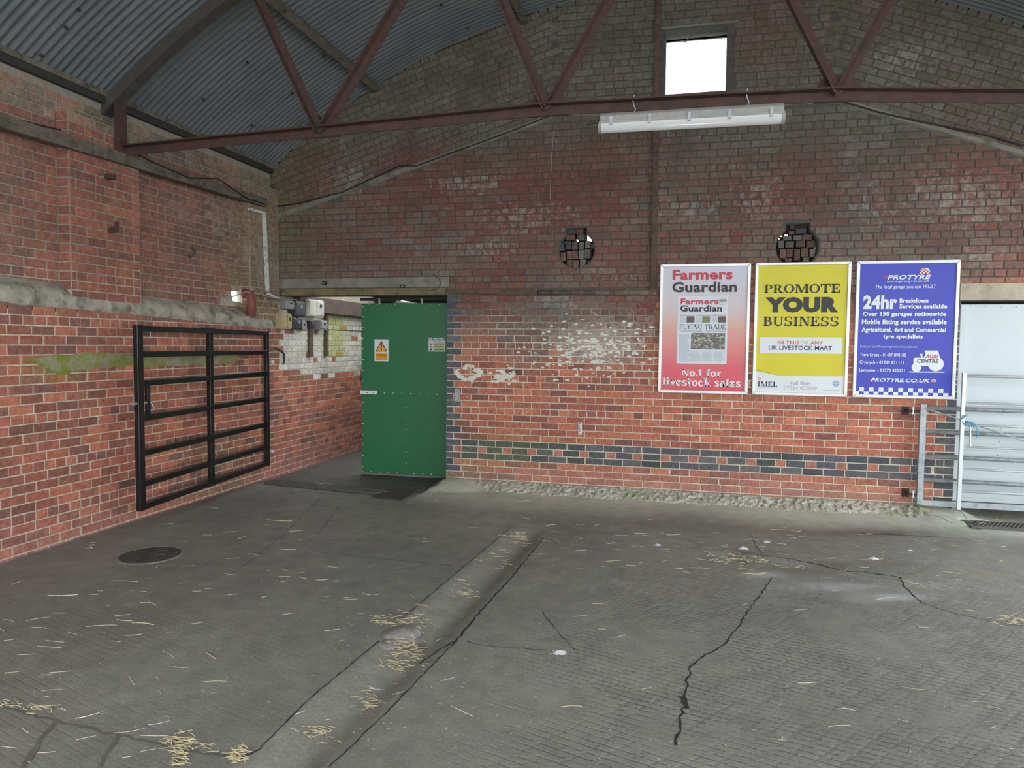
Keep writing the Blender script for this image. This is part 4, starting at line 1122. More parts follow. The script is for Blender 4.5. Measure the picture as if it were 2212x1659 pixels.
# blue poster
m = pm('print_blue', (.022, .038, .42), .42, var=.08, scale=2)
r3, x0, x1 = poster('framed_poster', 'silver framed blue poster with white lettering and a tractor emblem', 1844.5, 2066, m)
S = Sheet(r3, D-.0325, 1830, 560, 5.352)
def IT(t, bd=.02): return italic(font_polys(t, bd), .25)
S.text(IT('PROTYRE', .03), 465, 180, 970, 233, 'white'); S.poly([(405, 190), (472, 190), (452, 228)], 'red', 3)
def dome(x0, x1, y0, y1):
    n = 10; S.poly([(x0+(x1-x0)*(1-math.cos(math.pi*i/n))/2, y1-(y1-y0)*math.sin(math.pi*i/n)**.7) for i in range(n+1)], 'white', 2)
    cw, chh = (x1-x0)/6, (y1-y0)/4
    for i in range(6):
        for j in range(4):
            cx_, cy_ = x0+(i+.5)*cw, y1-(j+.5)*chh
            if (i+j) % 2 and ((cx_-(x0+x1)/2)/((x1-x0)/2))**2+((y1-cy_)/(y1-y0))**2 < .85: S.poly([(cx_-cw/2, cy_-chh/2), (cx_+cw/2, cy_-chh/2), (cx_+cw/2, cy_+chh/2), (cx_-cw/2, cy_+chh/2)], 'red', 3)
dome(840, 960, 98, 167)
S.text(IT('www.protyre.co.uk'), 458, 243, 952, 270, 'white'); S.text(italic(font_polys('The local garage you can TRUST', .008), .15), 328, 295, 1030, 350, 'white')
for t_, bx in (('24hr', (185, 415, 578, 575)), ('Breakdown', (605, 452, 938, 506)), ('Services available', (603, 515, 1155, 572)), ('Over 150 garages nationwide', (180, 605, 1145, 672)),
               ('Mobile fitting service available', (168, 695, 1150, 768)), ('Agricultural, 4x4 and Commercial', (165, 790, 1140, 858)), ('tyre specialists', (415, 868, 875, 932))):
    S.text(FT(t_, .05 if t_ == '24hr' else .042), *bx, 'white')
S.text(FT('Find your local Protyre Agricultural specialist at:'), 150, 998, 808, 1030, 'palegrey')
for t_, bx in (('Tiers Cross - 01437 890100', (148, 1085, 680, 1124)), ('Crymych - 01239 831111', (143, 1175, 652, 1222)), ('Lampeter - 01570 422221', (140, 1265, 665, 1312))): S.text(FT(t_, .018), *bx, 'white')
S.poly([(765, 1200), (765, 1160), (780, 1138), (852, 1138), (852, 1118), (838, 1108), (838, 1093), (870, 1093), (870, 1138), (888, 1138), (908, 1085), (893, 1070), (900, 1055), (1050, 1055), (1060, 1090), (1075, 1150), (1088, 1160), (1085, 1235), (870, 1235), (850, 1222), (765, 1222)], 'white', 2)
S.disc(800, 1250, 57, 'white', 3); S.disc(1024, 1212, 92, 'white', 3)
S.poly([(718, 1297), (1125, 1300), (1125, 1312), (718, 1309)], 'white', 2)
S.text(IT('AGRI'), 905, 1100, 1050, 1145, 'red', 5); S.text(IT('CENTRE'), 808, 1155, 1058, 1200, 'navy', 5)
S.text(IT('PROTYRE.CO.UK', .03), 272, 1378, 958, 1422, 'white'); S.poly([(235, 1385), (275, 1385), (268, 1410)], 'red', 3); dome(965, 1028, 1385, 1422)
a, b_ = S.at(80, 1535), S.at(1170, 1535); zz = [S.at(600, y).z for y in (1487, 1537, 1588)]; n = 19; w = (b_.x-a.x)/n
for i in range(n):
    z0_, z1_ = (zz[1], zz[0]) if i % 2 else (zz[2], zz[1])
    S.lay([(a.x+w*i, z0_), (a.x+w*(i+1), z0_), (a.x+w*(i+1), z1_), (a.x+w*i, z1_)], [(0, 1, 2, 3)], 'checker_square', INK['white'], 2)

# ------------------------------------------------------------------ green sliding door
YD = D+WT+.06
dl, dt, db = atY(781, 800, YD).x, atY(860, 655, YD).z, atY(800, 1021, YD).z
dr = dl+1.32
gd = empty('door_1', 'green sheeted sliding door standing partly open in the passage', 'door', (dl, YD, db), kind='structure')
part(MB().box(dl, dr, YD, YD+.05, db, dt), 'door_leaf', M_GREEN, gd, bevel=.004)
M_RIVET = pm('rivet_white', (.7, .75, .7), .4)
rv = MB(); rv.tube([(0, 0, 0), (0, -.004, 0), (0, -.006, 0)], [.008, .007, .003], 8); rvm = rv.mesh('rivet', True); rvm.materials.append(M_RIVET)
Sd = lambda x, y: atY(x, y, YD)
spots = [(784, y) for y in range(662, 1012, 23)]+[(797+19*i, 655+.3*i) for i in range(9)]+[(783+18.6*i, 1018+.8*i) for i in range(9)]+[(830+19*i, 849+.5*i) for i in range(7)]+[(877, 880+24*i) for i in range(6)]
for x, y in spots:
    p = Sd(x, y); o = bpy.data.objects.new('rivet', rvm); COL.objects.link(o); o.location = (min(max(p.x, dl+.012), dr-.02), YD, min(max(p.z, db+.012), dt-.012)); keep(o, gd)
part(MB().box(dl-.02, dr+.6, YD+.0, YD+.05, dt+.035, dt+.075), 'track_rail', M_DARKSTEEL, gd)
for x in (820, 912):
    p = Sd(x, 648); part(MB().box(p.x-.012, p.x+.012, YD-.012, YD, p.z-.05, p.z+.025), 'hanger', M_GALV, gd)
a, b_ = Sd(780, 843), Sd(815, 852)
hp = part(MB().box(a.x-.01, b_.x, YD-.012, YD, b_.z, a.z), 'hasp', M_WHITE, gd, bevel=.004)
for x in (794, 808): p = Sd(x, 848); part(MB().tube([(p.x, YD-.02, p.z), (p.x, YD-.008, p.z)], .007, 8), 'bolt', M_DARKSTEEL, hp)
part(MB().tube([(dl+.005, YD-.03, Sd(784, 807).z), (dl+.005, YD-.03, Sd(784, 824).z)], .006, 6), 'pull_handle', M_DARKSTEEL, gd)
sg = empty('warning_sign', 'white and amber warning sign with a black triangle on the green door', 'sign', Sd(824, 780)+Vector((0, -.004, 0)))
S = Sheet(sg, YD-.004, 780, 620, 6.914)
a, b_ = S.at(200, 1108), S.at(408, 783); part(MB().box(a.x, b_.x, YD-.003, YD, a.z, b_.z), 'sign_plate', INK['white'], sg)
S.poly([(215, 965), (390, 965), (302, 797)], 'black', 1); S.poly([(234, 955), (372, 955), (302, 822)], 'amber', 2)
S.poly([(292, 850), (314, 850), (308, 918), (298, 918)], 'black', 3); S.disc(303, 937, 9, 'black', 3)
S.rect(215, 980, 392, 1092, 'amber', 1); S.text(FT('WARNING', .02), 226, 1002, 382, 1034, 'black', 3)
for y in (1046, 1062, 1078): S.rect(220, y, 388, y+7, 'orange', 2)
ns = empty('notice_board', 'small white safety notice with three yellow bars on the green door', 'sign', Sd(943, 745)+Vector((0, -.004, 0)))
S = Sheet(ns, YD-.004, 780, 620, 6.914)
a, b_ = S.at(1003, 962), S.at(1258, 757); part(MB().box(a.x, b_.x, YD-.003, YD, a.z, b_.z), 'sign_plate', INK['palegrey'], ns)
S.rect(1006, 758, 1256, 785, 'navy', 1)
for a_, b__ in ((1012, 1066), (1076, 1152), (1160, 1240)): S.rect(a_, 764, b__, 779, 'white', 3)
for a_, b__ in ((1056, 1112), (1120, 1132), (1142, 1196)): S.rect(a_, 799, b__, 809, 'grey', 3)
for i, y in enumerate((838, 880, 920)):
    S.rect(1082, y, 1238, y+26, 'lime', 1); (S.text(FT('CAUTION', .02), 1105, y+6, 1215, y+20, 'black', 3) if i == 0 else S.rect(1088, y+8, 1232, y+18, 'brown', 3))
    S.poly([(1024, y+26), (1060, y+26), (1042, y-4)], ['red', 'red', 'black'][i], 2)

# ------------------------------------------------------------------ black gate against the left wall
zb, zt = L(575, 1003).z, L(575, 715).z
gr_ = Vector((XL+.07, L(568, 860).y, 0)); g1 = F(296, 1068, zb); g2 = F(296, 697, zt); gl_ = Vector(((g1.x+g2.x)/2, (g1.y+g2.y)/2, 0))
gl_.x = max(gl_.x, XL+.10)
gt = empty('field_gate', 'black painted steel field gate swung back against the left wall', 'gate', (gr_.x, gr_.y, zb))
u = (gl_-gr_); gw = u.length; u.normalize()
def G(s, z, off=0): return gr_+u*s+Vector((0, 0, z))+Vector((u.y, -u.x, 0))*off*-1
for s_, w in ((.028, .055), (gw-.036, .074)): part(MB().bar(G(s_, zb), G(s_, zt), w, .05, up=(1, 0, 0)), 'stile', M_BLACK, gt, bevel=.004)
def px_s(px):
    lo, hi = 0, gw
    for _ in range(30):
        m_ = (lo+hi)/2
        if proj(G(m_, 1.0))[0] > px: lo = m_
        else: hi = m_
    return lo
ms = px_s(455); part(MB().bar(G(ms, zb), G(ms, zt), .062, .05, up=(1, 0, 0)), 'mid_upright', M_BLACK, gt, bevel=.004)
for fr in (.018, .157, .313, .501, .69, .857, .982):
    z = zt+(zb-zt)*fr; part(MB().bar(G(.05, z), G(gw-.05, z), .054, .054), 'rail', M_BLACK, gt, bevel=.003)
ls = px_s(320); za, zc_ = zt+(zb-zt)*.32, zt+(zb-zt)*.495
lp = part(MB().bar(G(ls, za), G(ls, zc_), .045, .03, up=(1, 0, 0)), 'latch_plate', M_BLACK, gt, bevel=.003)
z = (za+zc_)/2-.02; part(MB().tube([G(gw+.06, z), G(ls-.05, z)], .011, 8), 'latch_bolt', M_GALV, lp)
part(MB().tube([G(ls-.02, z, .02), G(ls-.02, z-.06, .05)], .006, 6), 'latch_handle', M_GALV, lp)
for y in (782, 975):
    p = L(573, y); part(MB().tube([(XL-.02, p.y+.05, p.z), (XL+.07, p.y+.05, p.z)], .014, 8), 'hinge_pin', M_GALV2, gt)
    part(MB().box(XL+.03, XL+.11, p.y+.0, p.y+.035, p.z-.02, p.z+.02), 'hinge_eye', M_GALV2, gt, bevel=.004)

# ------------------------------------------------------------------ right-hand doorway
wd = empty('door_2', 'white sheeted door behind the galvanised gates', 'door', (XD, D+.05, .05), kind='structure')
M_WD = pm('white_door_sheet', (.50, .56, .57), .5, var=.05, scale=1.5)
zd0, zd1 = B(2062, 1083).z, B(2100, 657).z
part(MB().box(XD+.012, XR-.2, D+.05, D+.09, zd0, zd1), 'door_sheet', M_WD, wd)
part(MB().box(XD+.01, XD+.075, D+.03, D+.07, zd0, zd1), 'edge_strip', M_WD, wd, bevel=.004)
for y in (872, 968, 1072):
    z = atY(2150, y, D+.04).z; part(MB().box(XD+.08, XR-.2, D+.042, D+.05, z-.03, z+.03), 'batten_strip', M_WD, wd, bevel=.003)
for (x, y) in [(2177, 874), (2168, 897), (2163, 925), (2160, 954), (2156, 983), (2150, 1068), (2100, 660), (2130, 661), (2165, 662), (2196, 663), (2190, 1000)]:
    p = atY(x, y, D+.05); o = bpy.data.objects.new('rivet', rvm); COL.objects.link(o); o.location = p+Vector((0, -.009, 0)); keep(o, wd)
part(MB().box(XD+.01, XR-.2, D+.10, D+.13, zd1-.05, zd1-.01), 'track_rail', M_DARKSTEEL, wd)
# hinged galvanised gate
YG = D-.13
ga = empty('galvanised_gate', 'galvanised five-rail gate hinged on the end wall below the blue poster', 'gate', atY(1982, 1089, YG))
t_, bt_ = atY(1989, 873, YG), atY(1982, 1089, YG); gx0 = bt_.x+.015
part(MB().box(gx0-.03, gx0+.03, YG-.025, YG+.025, bt_.z, t_.z), 'hanging_stile', M_GALV, ga, bevel=.004)
GXE = gx0+2.9
for yl in (881, 932, 985, 1036):
    z = atY(1998, yl, YG).z; part(MB().tube([(gx0+.02, YG, z), (GXE, YG, z-.02)], .024, 10), 'rail', M_GALV, ga, smooth=True)
z = atY(1998, 1086, YG).z; part(MB().box(gx0, GXE, YG-.022, YG+.022, z-.03, z+.03), 'bottom_rail', M_GALV, ga, bevel=.004)
p, q = atY(1999, 882, YG-.02), atY(2212, 952, YG-.02); part(MB().tube([p, q+(q-p)*.7], .009, 6), 'brace_wire', M_GALV, ga)
for y in (888, 1068):
    p = atY(1968, y, YG); ha = part(MB().tube([(p.x-.03, D+.02, p.z), (p.x-.02, YG, p.z), (gx0, YG, p.z)], .014, 8), 'hinge_arm', M_DARKSTEEL, ga)
    part(MB().box(p.x-.06, p.x+.01, D-.02, D+.0, p.z-.05, p.z+.04), 'hinge_plate', M_RUST, ha)
    part(MB().tube([(p.x+.02, YG, p.z-.035), (p.x+.02, YG, p.z+.045)], .012, 8), 'hinge_pin', M_GALV2, ha)
# sheep hurdle standing in front
YH = D-.26
hu = empty('sheep_hurdle', 'bright galvanised sheep hurdle standing in front of the white door', 'hurdle', atY(2073, 1100, YH))
t_, bt_ = atY(2080, 805, YH), atY(2073, 1101, YH); hx = (t_.x+bt_.x)/2
part(MB().box(hx-.018, hx+.018, YH-.018, YH+.018, bt_.z, t_.z), 'upright', M_GALV2, hu, bevel=.003)
for y, r_ in ((812, .017), (870, .012), (918, .012), (965, .012), (1013, .012), (1061, .017)):
    z = atY(2090, y, YH).z; part(MB().tube([(hx, YH, z), (hx+1.83, YH, z-.01)], r_, 8), 'rail', M_GALV2, hu, smooth=True)
part(MB().box(hx+1.81, hx+1.846, YH-.018, YH+.018, bt_.z, t_.z), 'upright', M_GALV2, hu, bevel=.003)
p, q = atY(2096, 920, YH), atY(2096, 964, YH); part(MB().bar(p, q, .018, .012), 'short_upright', M_GALV2, hu)
p = atY(2066, 820, YH); part(MB().tube([(p.x-.01, YH, p.z), (hx, YH, p.z)], .007, 6), 'lug', M_GALV2, hu); p = atY(2064, 1042, YH); part(MB().tube([(p.x-.02, YH, p.z), (hx, YH, p.z)], .009, 6), 'lug', M_GALV2, hu)
# blue twine tying the hurdle
M_TWINE = pm('blue_twine', (.05, .28, .48), .7)
rnd = random.Random(3); c0 = atY(2088, 916, YH); pts = []
for i in range(60):
    t = i/59; a_ = t*math.pi*2*5
    pts.append((hx-.01+t*.13+.006*math.sin(a_*2.3), YH+.024*math.cos(a_), c0.z+.012-.02*t+.026*math.sin(a_)))
mb = MB().tube(pts, .0045, 5)
for k_ in range(3): mb.tube([pts[0], (hx-.01+.02*k_, YH-.03, c0.z+.06+.02*k_), (hx+.02*k_, YH-.03, c0.z+.1)], .0045, 5)
mb.tube([pts[-1], (hx+.14, YH-.02, c0.z-.04), (hx+.135, YH-.02, c0.z-.13)], .0045, 5)
o = mb.build('twine', M_TWINE, smooth=True); tag(o, 'blue baler twine knotted round the sheep hurdle', 'twine')

# ------------------------------------------------------------------ floor ironwork
M_IRON = pm('cast_iron', (.055, .05, .043), .7, var=.3, scale=30, bs=.4)
mc = onfloor(325, 1199); dc = empty('manhole_cover', 'round dark iron drain cover set in the floor near the left wall', 'drain cover', mc)
rr = (F(404, 1195).x-F(250, 1203).x)/2*1.02
mb = MB(); n = 40
mb.add([(rr*.93*math.cos(2*math.pi*i/n), rr*.93*math.sin(2*math.pi*i/n), .004) for i in range(n)]+[(rr*.93*math.cos(2*math.pi*i/n), rr*.93*math.sin(2*math.pi*i/n), -.03) for i in range(n)], [tuple(range(n))]+[(i, n+i, n+(i+1) % n, (i+1) % n) for i in range(n)]); mb.build('cover_plate', M_IRON, dc)
for k_ in range(-4, 5):
    w = math.sqrt(max(0, .86**2-(k_*.19)**2))*rr
    if w > .03: MB().box(-w, w, k_*.19*rr-.008, k_*.19*rr+.008, .003, .008).build('raised_bar', M_IRON, dc)
mb = MB(); vs = []
for i in range(n):
    c_, s_ = math.cos(2*math.pi*i/n), math.sin(2*math.pi*i/n); vs += [(rr*a*c_, rr*a*s_, z) for a, z in ((.95, -.01), (.95, .006), (1.05, .006), (1.07, -.01))]
mb.add(vs, [(4*i+j, 4*i+j+1, 4*((i+1) % n)+j+1, 4*((i+1) % n)+j) for i in range(n) for j in range(3)]); mb.build('rim', pm('worn_rim', (.2, .19, .17), .8), dc)
M_GRATE = pm('worn_grate_iron', (.085, .078, .07), .6, var=.35, scale=30)
def grate(name, label, c00, c10, wid, nb, skew, hb=.02):
    """slotted drain from c00 to c10"""
    d = c10-c00; ln = d.length; t = d.normalized(); a = Vector((-t.y, t.x, 0)); r = empty(name, label, 'drain', c00)
    q = lambda s, w, z=0: c00+t*s+a*w+Vector((0, 0, z))
    part(MB().prism([(0, 0), (ln, 0), (ln, wid), (0, wid)], lambda u_, v_, d_: q(u_, v_, d_), -.17, -.105), 'pit', pm('pit_silt', (.09, .08, .065), .95), r)
    for w in (0, wid): part(MB().bar(q(0, w, .006), q(ln, w, .006), .02, .03), 'edge_bar', M_GRATE, r)
    for i in range(nb):
        s = ln*(i+.5)/nb; part(MB().bar(q(s, .005, .006), q(s+skew, wid-.005, .006), ln/nb*.45, hb), 'bar', M_GRATE, r)
a = F(572, 1046); b_ = F(815, 1069); a.z = hgt(a.x, a.y)+.008; b_.z = hgt(b_.x, b_.y)+.008
grate('drain_grate', 'slotted drain grate across the threshold of the passage', a, b_, .17, 46, .05)
pl_ = [F(803, 1076), F(868, 1082), F(905, 1060), F(842, 1058)]
mb = MB(); mb.prism([(p.x, p.y) for p in pl_], lambda u_, v_, d_: (u_, v_, d_), -.01, .012)
o = mb.build('drain_plate', M_IRON); o.location.z = hgt(pl_[0].x, pl_[0].y); tag(o, 'flat dark iron plate at the end of the threshold drain', 'plate')
a = F(2097, 1141); b_ = F(2290, 1152); a.z = b_.z = hgt(a.x+.3, a.y)-.0+.004
grate('drain_grate', 'rusty slotted drain grate in front of the white door', a, b_, .24, 20, .14, .03)

# small iron fixings on the walls
p0, p1 = B(1254, 912), B(1252, 939); fx = empty('wall_bracket', 'small galvanised slide bolt bracket fixed to the end wall', 'bracket', ((p0.x+p1.x)/2, D, p1.z))
x = (p0.x+p1.x)/2; part(MB().box(x-.022, x+.022, D-.014, D-.004, p1.z, p0.z), 'back_plate', M_GALV2, fx, bevel=.003)
part(MB().tube([(x, D-.03, p1.z+.04), (x, D-.03, p0.z-.03)], .010, 8), 'slide_bolt', M_GALV, fx)
for zz_ in (p0.z-.015, p1.z+.015): part(MB().tube([(x, D-.018, zz_), (x, D-.01, zz_)], .007, 8), 'screw', M_DARKSTEEL, fx)
p = B(989, 852); o = MB().box(p.x-.035, p.x+.03, D-.02, D-.004, p.z-.09, p.z+.075).build('latch_keeper', pm('flaking_metal', (.3, .31, .3), .6, var=.4, scale=40), bevel=.003); tag(o, 'flaking metal latch keeper on the blue quoin bricks', 'bracket')
for i, (x, y) in enumerate(((230, 385), (236, 500))):
    p = L(x, y); k_ = empty('iron_dog', ['rusty iron stub high on the brick pier', 'rusty iron stub low on the brick pier'][i], 'fixing', p)
    part(MB().box(XL-.01, XL+.09, p.y-.02, p.y+.02, p.z-.012, p.z+.035), 'stub', M_RUST, k_, bevel=.005)
    part(MB().bar((XL+.08, p.y, p.z-.01), (XL+.085, p.y, p.z+(.02 if i == 0 else .09)), .035, .02, up=(0, 1, 0)), 'upstand', M_RUST, k_, bevel=.004)
p = atX(410, 545, XU); mb = MB(); pts = [(XU+.02+.02*math.cos(t), p.y+.05*math.sin(t), p.z+.05*math.cos(t)) for t in [2*math.pi*i/14*.72 for i in range(15)]]
o = mb.tube(pts, .015, 8).build('iron_ring', M_TIMBER, smooth=True); tag(o, 'old curved iron ring on the upper left wall', 'ring')
pp = atX(540, 655, XL+.02); o = MB().tube([(XL-.03, pp.y-.05, pp.z+.12), (XL+.05, pp.y-.05, pp.z+.11), (XL+.07, pp.y-.05, pp.z+.03), (XL+.065, pp.y-.05, pp.z-.16)], .058, 12).build('clay_pipe', pm('red_clay', (.20, .055, .04), .7, var=.2, scale=12), smooth=True)
tag(o, 'short red clay pipe elbow beside the hole in the left wall', 'pipe')

# white conduit in the corner, with its cables
cp = [atX(538, 452, XL+.03), atX(570, 461, XL+.03), atX(573, 520, XL+.03), atX(578, 630, XL+.03)]
cd = empty('conduit', 'flaking white conduit turning down the corner of the hall', 'conduit', cp[-1])
for a, b_ in ((cp[0], cp[1]), (cp[1], cp[3])): part(MB().bar(a, b_, .05, .03), 'conduit_length', M_WHITEP, cd, bevel=.003)
a, b_ = atX(577, 634, XL+.04), atX(600, 645, XL+.04); part(MB().bar(a, b_, .04, .03), 'conduit_length', M_WHITEP, cd, bevel=.003)
LX = lambda off: (lambda x, y: atX(x, y, XL+off))
px_cable('cable', [(483, 650), (505, 640), (530, 630), (552, 633), (578, 640), (600, 645), (640, 648), (680, 650), (720, 657)], .007, M_CABLEW, 'grey cable looping across the wall hole into the passage', plane=LX(.08))
px_cable('cable', [(575, 640), (566, 660), (556, 672), (545, 680)], .005, M_CABLEW, 'thin grey cable tail below the corner conduit', plane=LX(.05))
px_cable('cable', [(0, 250), (120, 278), (265, 315)], .007, M_CABLE, 'thin black cable above the timber rail before the truss', plane=lambda x, y: atX(x, y, XU+.05))
px_cable('cable', [(265, 318), (330, 350), (410, 385), (470, 385), (535, 430), (575, 441)], .007, M_CABLE, 'thin black cable drooping between the truss and the corner', plane=LX(.07))
px_cable('cable', [(573, 462), (584, 500), (586, 545), (582, 600)], .006, M_CABLE, 'thin dark cable bowing down beside the corner conduit', .02)

# moss on the mortar ledge of the left wall
m, nt, b = new_mat('moss'); P = pos(nt)
c = mixc(nt, mapr(nt, noi(nt, P, 9, 6, .7), .42, .6), (.24, .27, .04, 1), (.36, .33, .22, 1)); nt.links.new(c, b.inputs['Base Color']); b.inputs['Roughness'].default_value = 1; bump(nt, b, noi(nt, P, 60, 5), 1, .02)
ma, mbb = L(62, 780), L(520, 775); mb = MB(); n = 70; rows = []
for i in range(n+1):
    t = i/n; y = ma.y+(mbb.y-ma.y)*t; zc = ma.z+(mbb.z-ma.z)*t; e_ = min(1, min(t, 1-t)*14)
    hw = (.05+.035*nz(y, 0, 3, 61)+.02*nz(y, 0, 11, 62))*e_; dn = hw+(.05*max(0, nz(y, 0, 2.2, 63)))*e_+(.07*math.exp(-((t-.12)/.05)**2))
    rows.append([(XL+.0, y, zc+hw+.012), (XL+.016+.006*nz(y, 1, 14, 64), y, zc+hw), (XL+.015+.006*nz(y, 2, 14, 65), y, zc), (XL+.012, y, zc-dn), (XL+.0, y, zc-dn-.012)])
for a, b_ in zip(rows, rows[1:]):
    for j in range(4): mb.add([a[j], b_[j], b_[j+1], a[j+1]], [(0, 1, 2, 3)])
o = mb.build('moss_strip', m, wall_left, smooth=True); o['kind'] = 'stuff'

# rubble toe of the end wall
mb = MB(); nxx, nyy = 420, 14; X0_, X1_ = XQ+.15, XD-.12; vs = []
for i in range(nxx+1):
    x = X0_+(X1_-X0_)*i/nxx
    for j in range(nyy+1):
        t = j/nyy; y = D+.0-.34*t*(1+.25*nz(x, 0, 1.7, 71)); zt_ = (.082+.014*nz(x, 1, 2, 72))*(1-t)**.7
        k_ = noise.cell(Vector((x*26, t*6, 0)))*.020+.014*nz(x, t*.35, 30, 73); k_ *= min(1, t*6)*(1-t*.6); e_ = sst(X0_, X0_+.7, x)*(1-sst(X1_-.3, X1_, x)); k_ *= e_; zt_ = zt_*e_-.02*(1-e_)
        vs.append((x, y-k_*.6, hgt(x, y)+zt_+k_-.012))
mb.add(vs, [(i*(nyy+1)+j, (i+1)*(nyy+1)+j, (i+1)*(nyy+1)+j+1, i*(nyy+1)+j+1) for i in range(nxx) for j in range(nyy)])
m = pm('rubble_concrete', (.46, .44, .37), .95, var=.45, scale=45, bs=1, bscale=70, col2=(.27, .31, .17), s2=2.2, fac2=(.5, .7))
o = mb.build('rubble_toe', m, wall_back); o['kind'] = 'stuff'

# paint flakes where something was torn off the wall
M_FLAKE = pm('paint_flake', (.62, .60, .52), .7, var=.15, scale=30)
rnd = random.Random(12); mb = MB()
def flake(x, y, r):
    p = B(x, y); n = rnd.randint(4, 6); a0 = rnd.random()*6; ps = []
    for i in range(n):
        a_ = a0+2*math.pi*i/n; q = r*rnd.uniform(.4, 1.3); ps.append((p.x+q*2.0*math.cos(a_), D-.0105-rnd.uniform(0, .004), p.z+q*math.sin(a_)))
    mb.add(ps, [tuple(range(n))])
for i in range(46):
    a_ = rnd.random()*6.28; flake(1012+24*math.cos(a_)*rnd.uniform(.75, 1.15), 805+13*math.sin(a_)*rnd.uniform(.7, 1.2), rnd.uniform(.012, .028))
for i in range(40): flake(rnd.gauss(1085, 14), rnd.gauss(815, 10)+0, rnd.uniform(.008, .028))
for i in range(34): flake(rnd.uniform(1000, 1110), rnd.uniform(790, 860), rnd.uniform(.004, .009))
for i in range(650):
    x_, y_ = rnd.gauss(1285, 62), rnd.gauss(752, 27)
    if noise.noise(Vector((x_*.055, y_*.13, 3.1))) > -.02: flake(x_, y_, rnd.uniform(.004, .02))
o = mb.build('paint_flakes', M_FLAKE, wall_back); o['kind'] = 'stuff'

# ------------------------------------------------------------------ electrical gear on the passage wall
TAN, CREAM, DKM, GRM = pm('tan_board', (.38, .28, .15), .6), pm('cream_metal', (.46, .44, .36), .5), pm('dark_meter', (.03, .03, .034), .4), pm('grey_meter', (.24, .24, .23), .5)
gear = [((644, 648, 678, 684), .16, CREAM, 'cabinet', 'cream twin fuse cabinet on the passage wall', 2), ((602, 649, 618, 668), .12, GRM, 'meter_box', 'grey electricity meter beside the cream cabinet', 1),
        ((620, 651, 641, 684), .13, DKM, 'meter_box', 'dark electricity meter between grey meter and cream cabinet', 1), ((594, 677, 616, 711), .1, TAN, 'switch_box', 'tan wooden switch box on the passage wall', 2),
        ((618, 688, 636, 712), .12, DKM, 'meter_box', 'black lower meter beside the tan switch box', 1), ((638, 694, 650, 715), .09, GRM, 'switch_box', 'small grey switch box with a dark window', 1),
        ((661, 693, 669, 709), .07, DKM, 'switch_box', 'small black switch box on the vertical batten', 1), ((677, 692, 691, 713), .12, GRM, 'switch_box', 'grey metal switch box beside the brown post', 1)]
for (x0, y0, x1, y1), th, mt, nm, lb, nd_ in gear:
    a, b_ = L(x0, (y0+y1)/2), L(x1, (y0+y1)/2); za, zc = L((x0+x1)/2, y1).z, L((x0+x1)/2, y0).z
    e_ = empty(nm, lb, 'electrical box', (XL, (a.y+b_.y)/2, za))
    part(MB().box(XL-.005, XL+th, a.y, b_.y, za, zc), 'case', mt, e_, bevel=.008)
    w = (b_.y-a.y)/nd_
    for i in range(nd_): lid = part(MB().box(XL+th-.002, XL+th+.012, a.y+w*i+.012, a.y+w*(i+1)-.012, za+.02, zc-.02), 'lid', mt, e_, bevel=.004)
    part(MB().box(XL+th+.008, XL+th+.022, b_.y-w*.6, b_.y-w*.4, zc-(zc-za)*.45, zc-(zc-za)*.25), 'dial' if mt in (DKM, GRM) else 'catch', M_DARKSTEEL if mt not in (DKM,) else GRM, lid)
for (x, y0, y1, w, lb) in ((667, 700, 771, .09, 'rough vertical batten below the electricity meters'), (701, 680, 769, .07, 'brown timber post on the passage wall beyond the meters')):
    a, b_ = L(x, y0), L(x, y1); o = MB().box(XL-.01, XL+.05, a.y-w/2, a.y+w/2, b_.z, a.z).build('timber_batten', M_BROWNT, bevel=.004); tag(o, lb, 'batten')
px_cable('cable', [(595, 752), (606, 757), (613, 764), (614, 778), (612, 787)], .012, M_CABLE, 'thick black cable hook below the tan switch box', plane=LX(.05))
px_cable('cable', [(640, 684), (645, 690), (640, 700), (652, 712)], .008, M_CABLE, 'black cable hanging from the dark meter', plane=LX(.1))

# ------------------------------------------------------------------ straw and litter
M_STRAW = pm('straw', (.58, .50, .29), .7, var=.25, scale=60); M_STRAW2 = pm('pale_straw', (.68, .64, .48), .7, var=.2, scale=60)
rnd = random.Random(21)
def stalk(lnth, r, bend, zo=0, mat=M_STRAW):
    pts = [(lnth*(t-.5), bend*(4*(t-.5)**2-.5)*lnth, r) for t in (0, .25, .5, .75, 1)]
    mb = MB().tube(pts, [r, r, r*.95, r*.9, r*.7], 4); me = mb.mesh('straw_stalk', True); me.materials.append(mat); return me
SM = [stalk(.07+.012*i, .0016+.0003*(i % 3), rnd.uniform(-.12, .12), mat=(M_STRAW, M_STRAW2)[i % 2]) for i in range(10)]
zones = [((0, 1240, 480, 1500), 46, 'on the dark floor beyond the drain cover'), ((330, 1120, 800, 1300), 34, 'on the floor in front of the black gate'), ((0, 1540, 400, 1650), 12, 'on the small cut slabs'), ((880, 1080, 1200, 1200), 14, 'near the far end of the drain channel'),
         ((1150, 1120, 1750, 1240), 84, 'on the slab below the red and yellow posters'), ((1750, 1150, 2200, 1260), 40, 'on the slab in front of the galvanised gate'), ((1150, 1250, 2200, 1600), 30, 'on the slab stamped with grooves'), ((560, 1250, 1000, 1560), 22, 'beside or in the drain channel')]
big = [(310, 1348, 90, -.08), (85, 1357, 60, .05), (135, 1287, 55, .25), (220, 1352, 40, .3), (280, 1580, 50, .5), (20, 1383, 30, .6), (25, 1453, 35, .4), (130, 1452, 45, .4), (20, 1615, 45, 0), (465, 1098, 30, .1), (600, 1125, 50, 0), (1625, 1240, 45, .05), (270, 1256, 40, .1), (350, 1198, 30, .1), (1290, 1305, 40, .1)]
GRP = 'loose straw on the concrete'
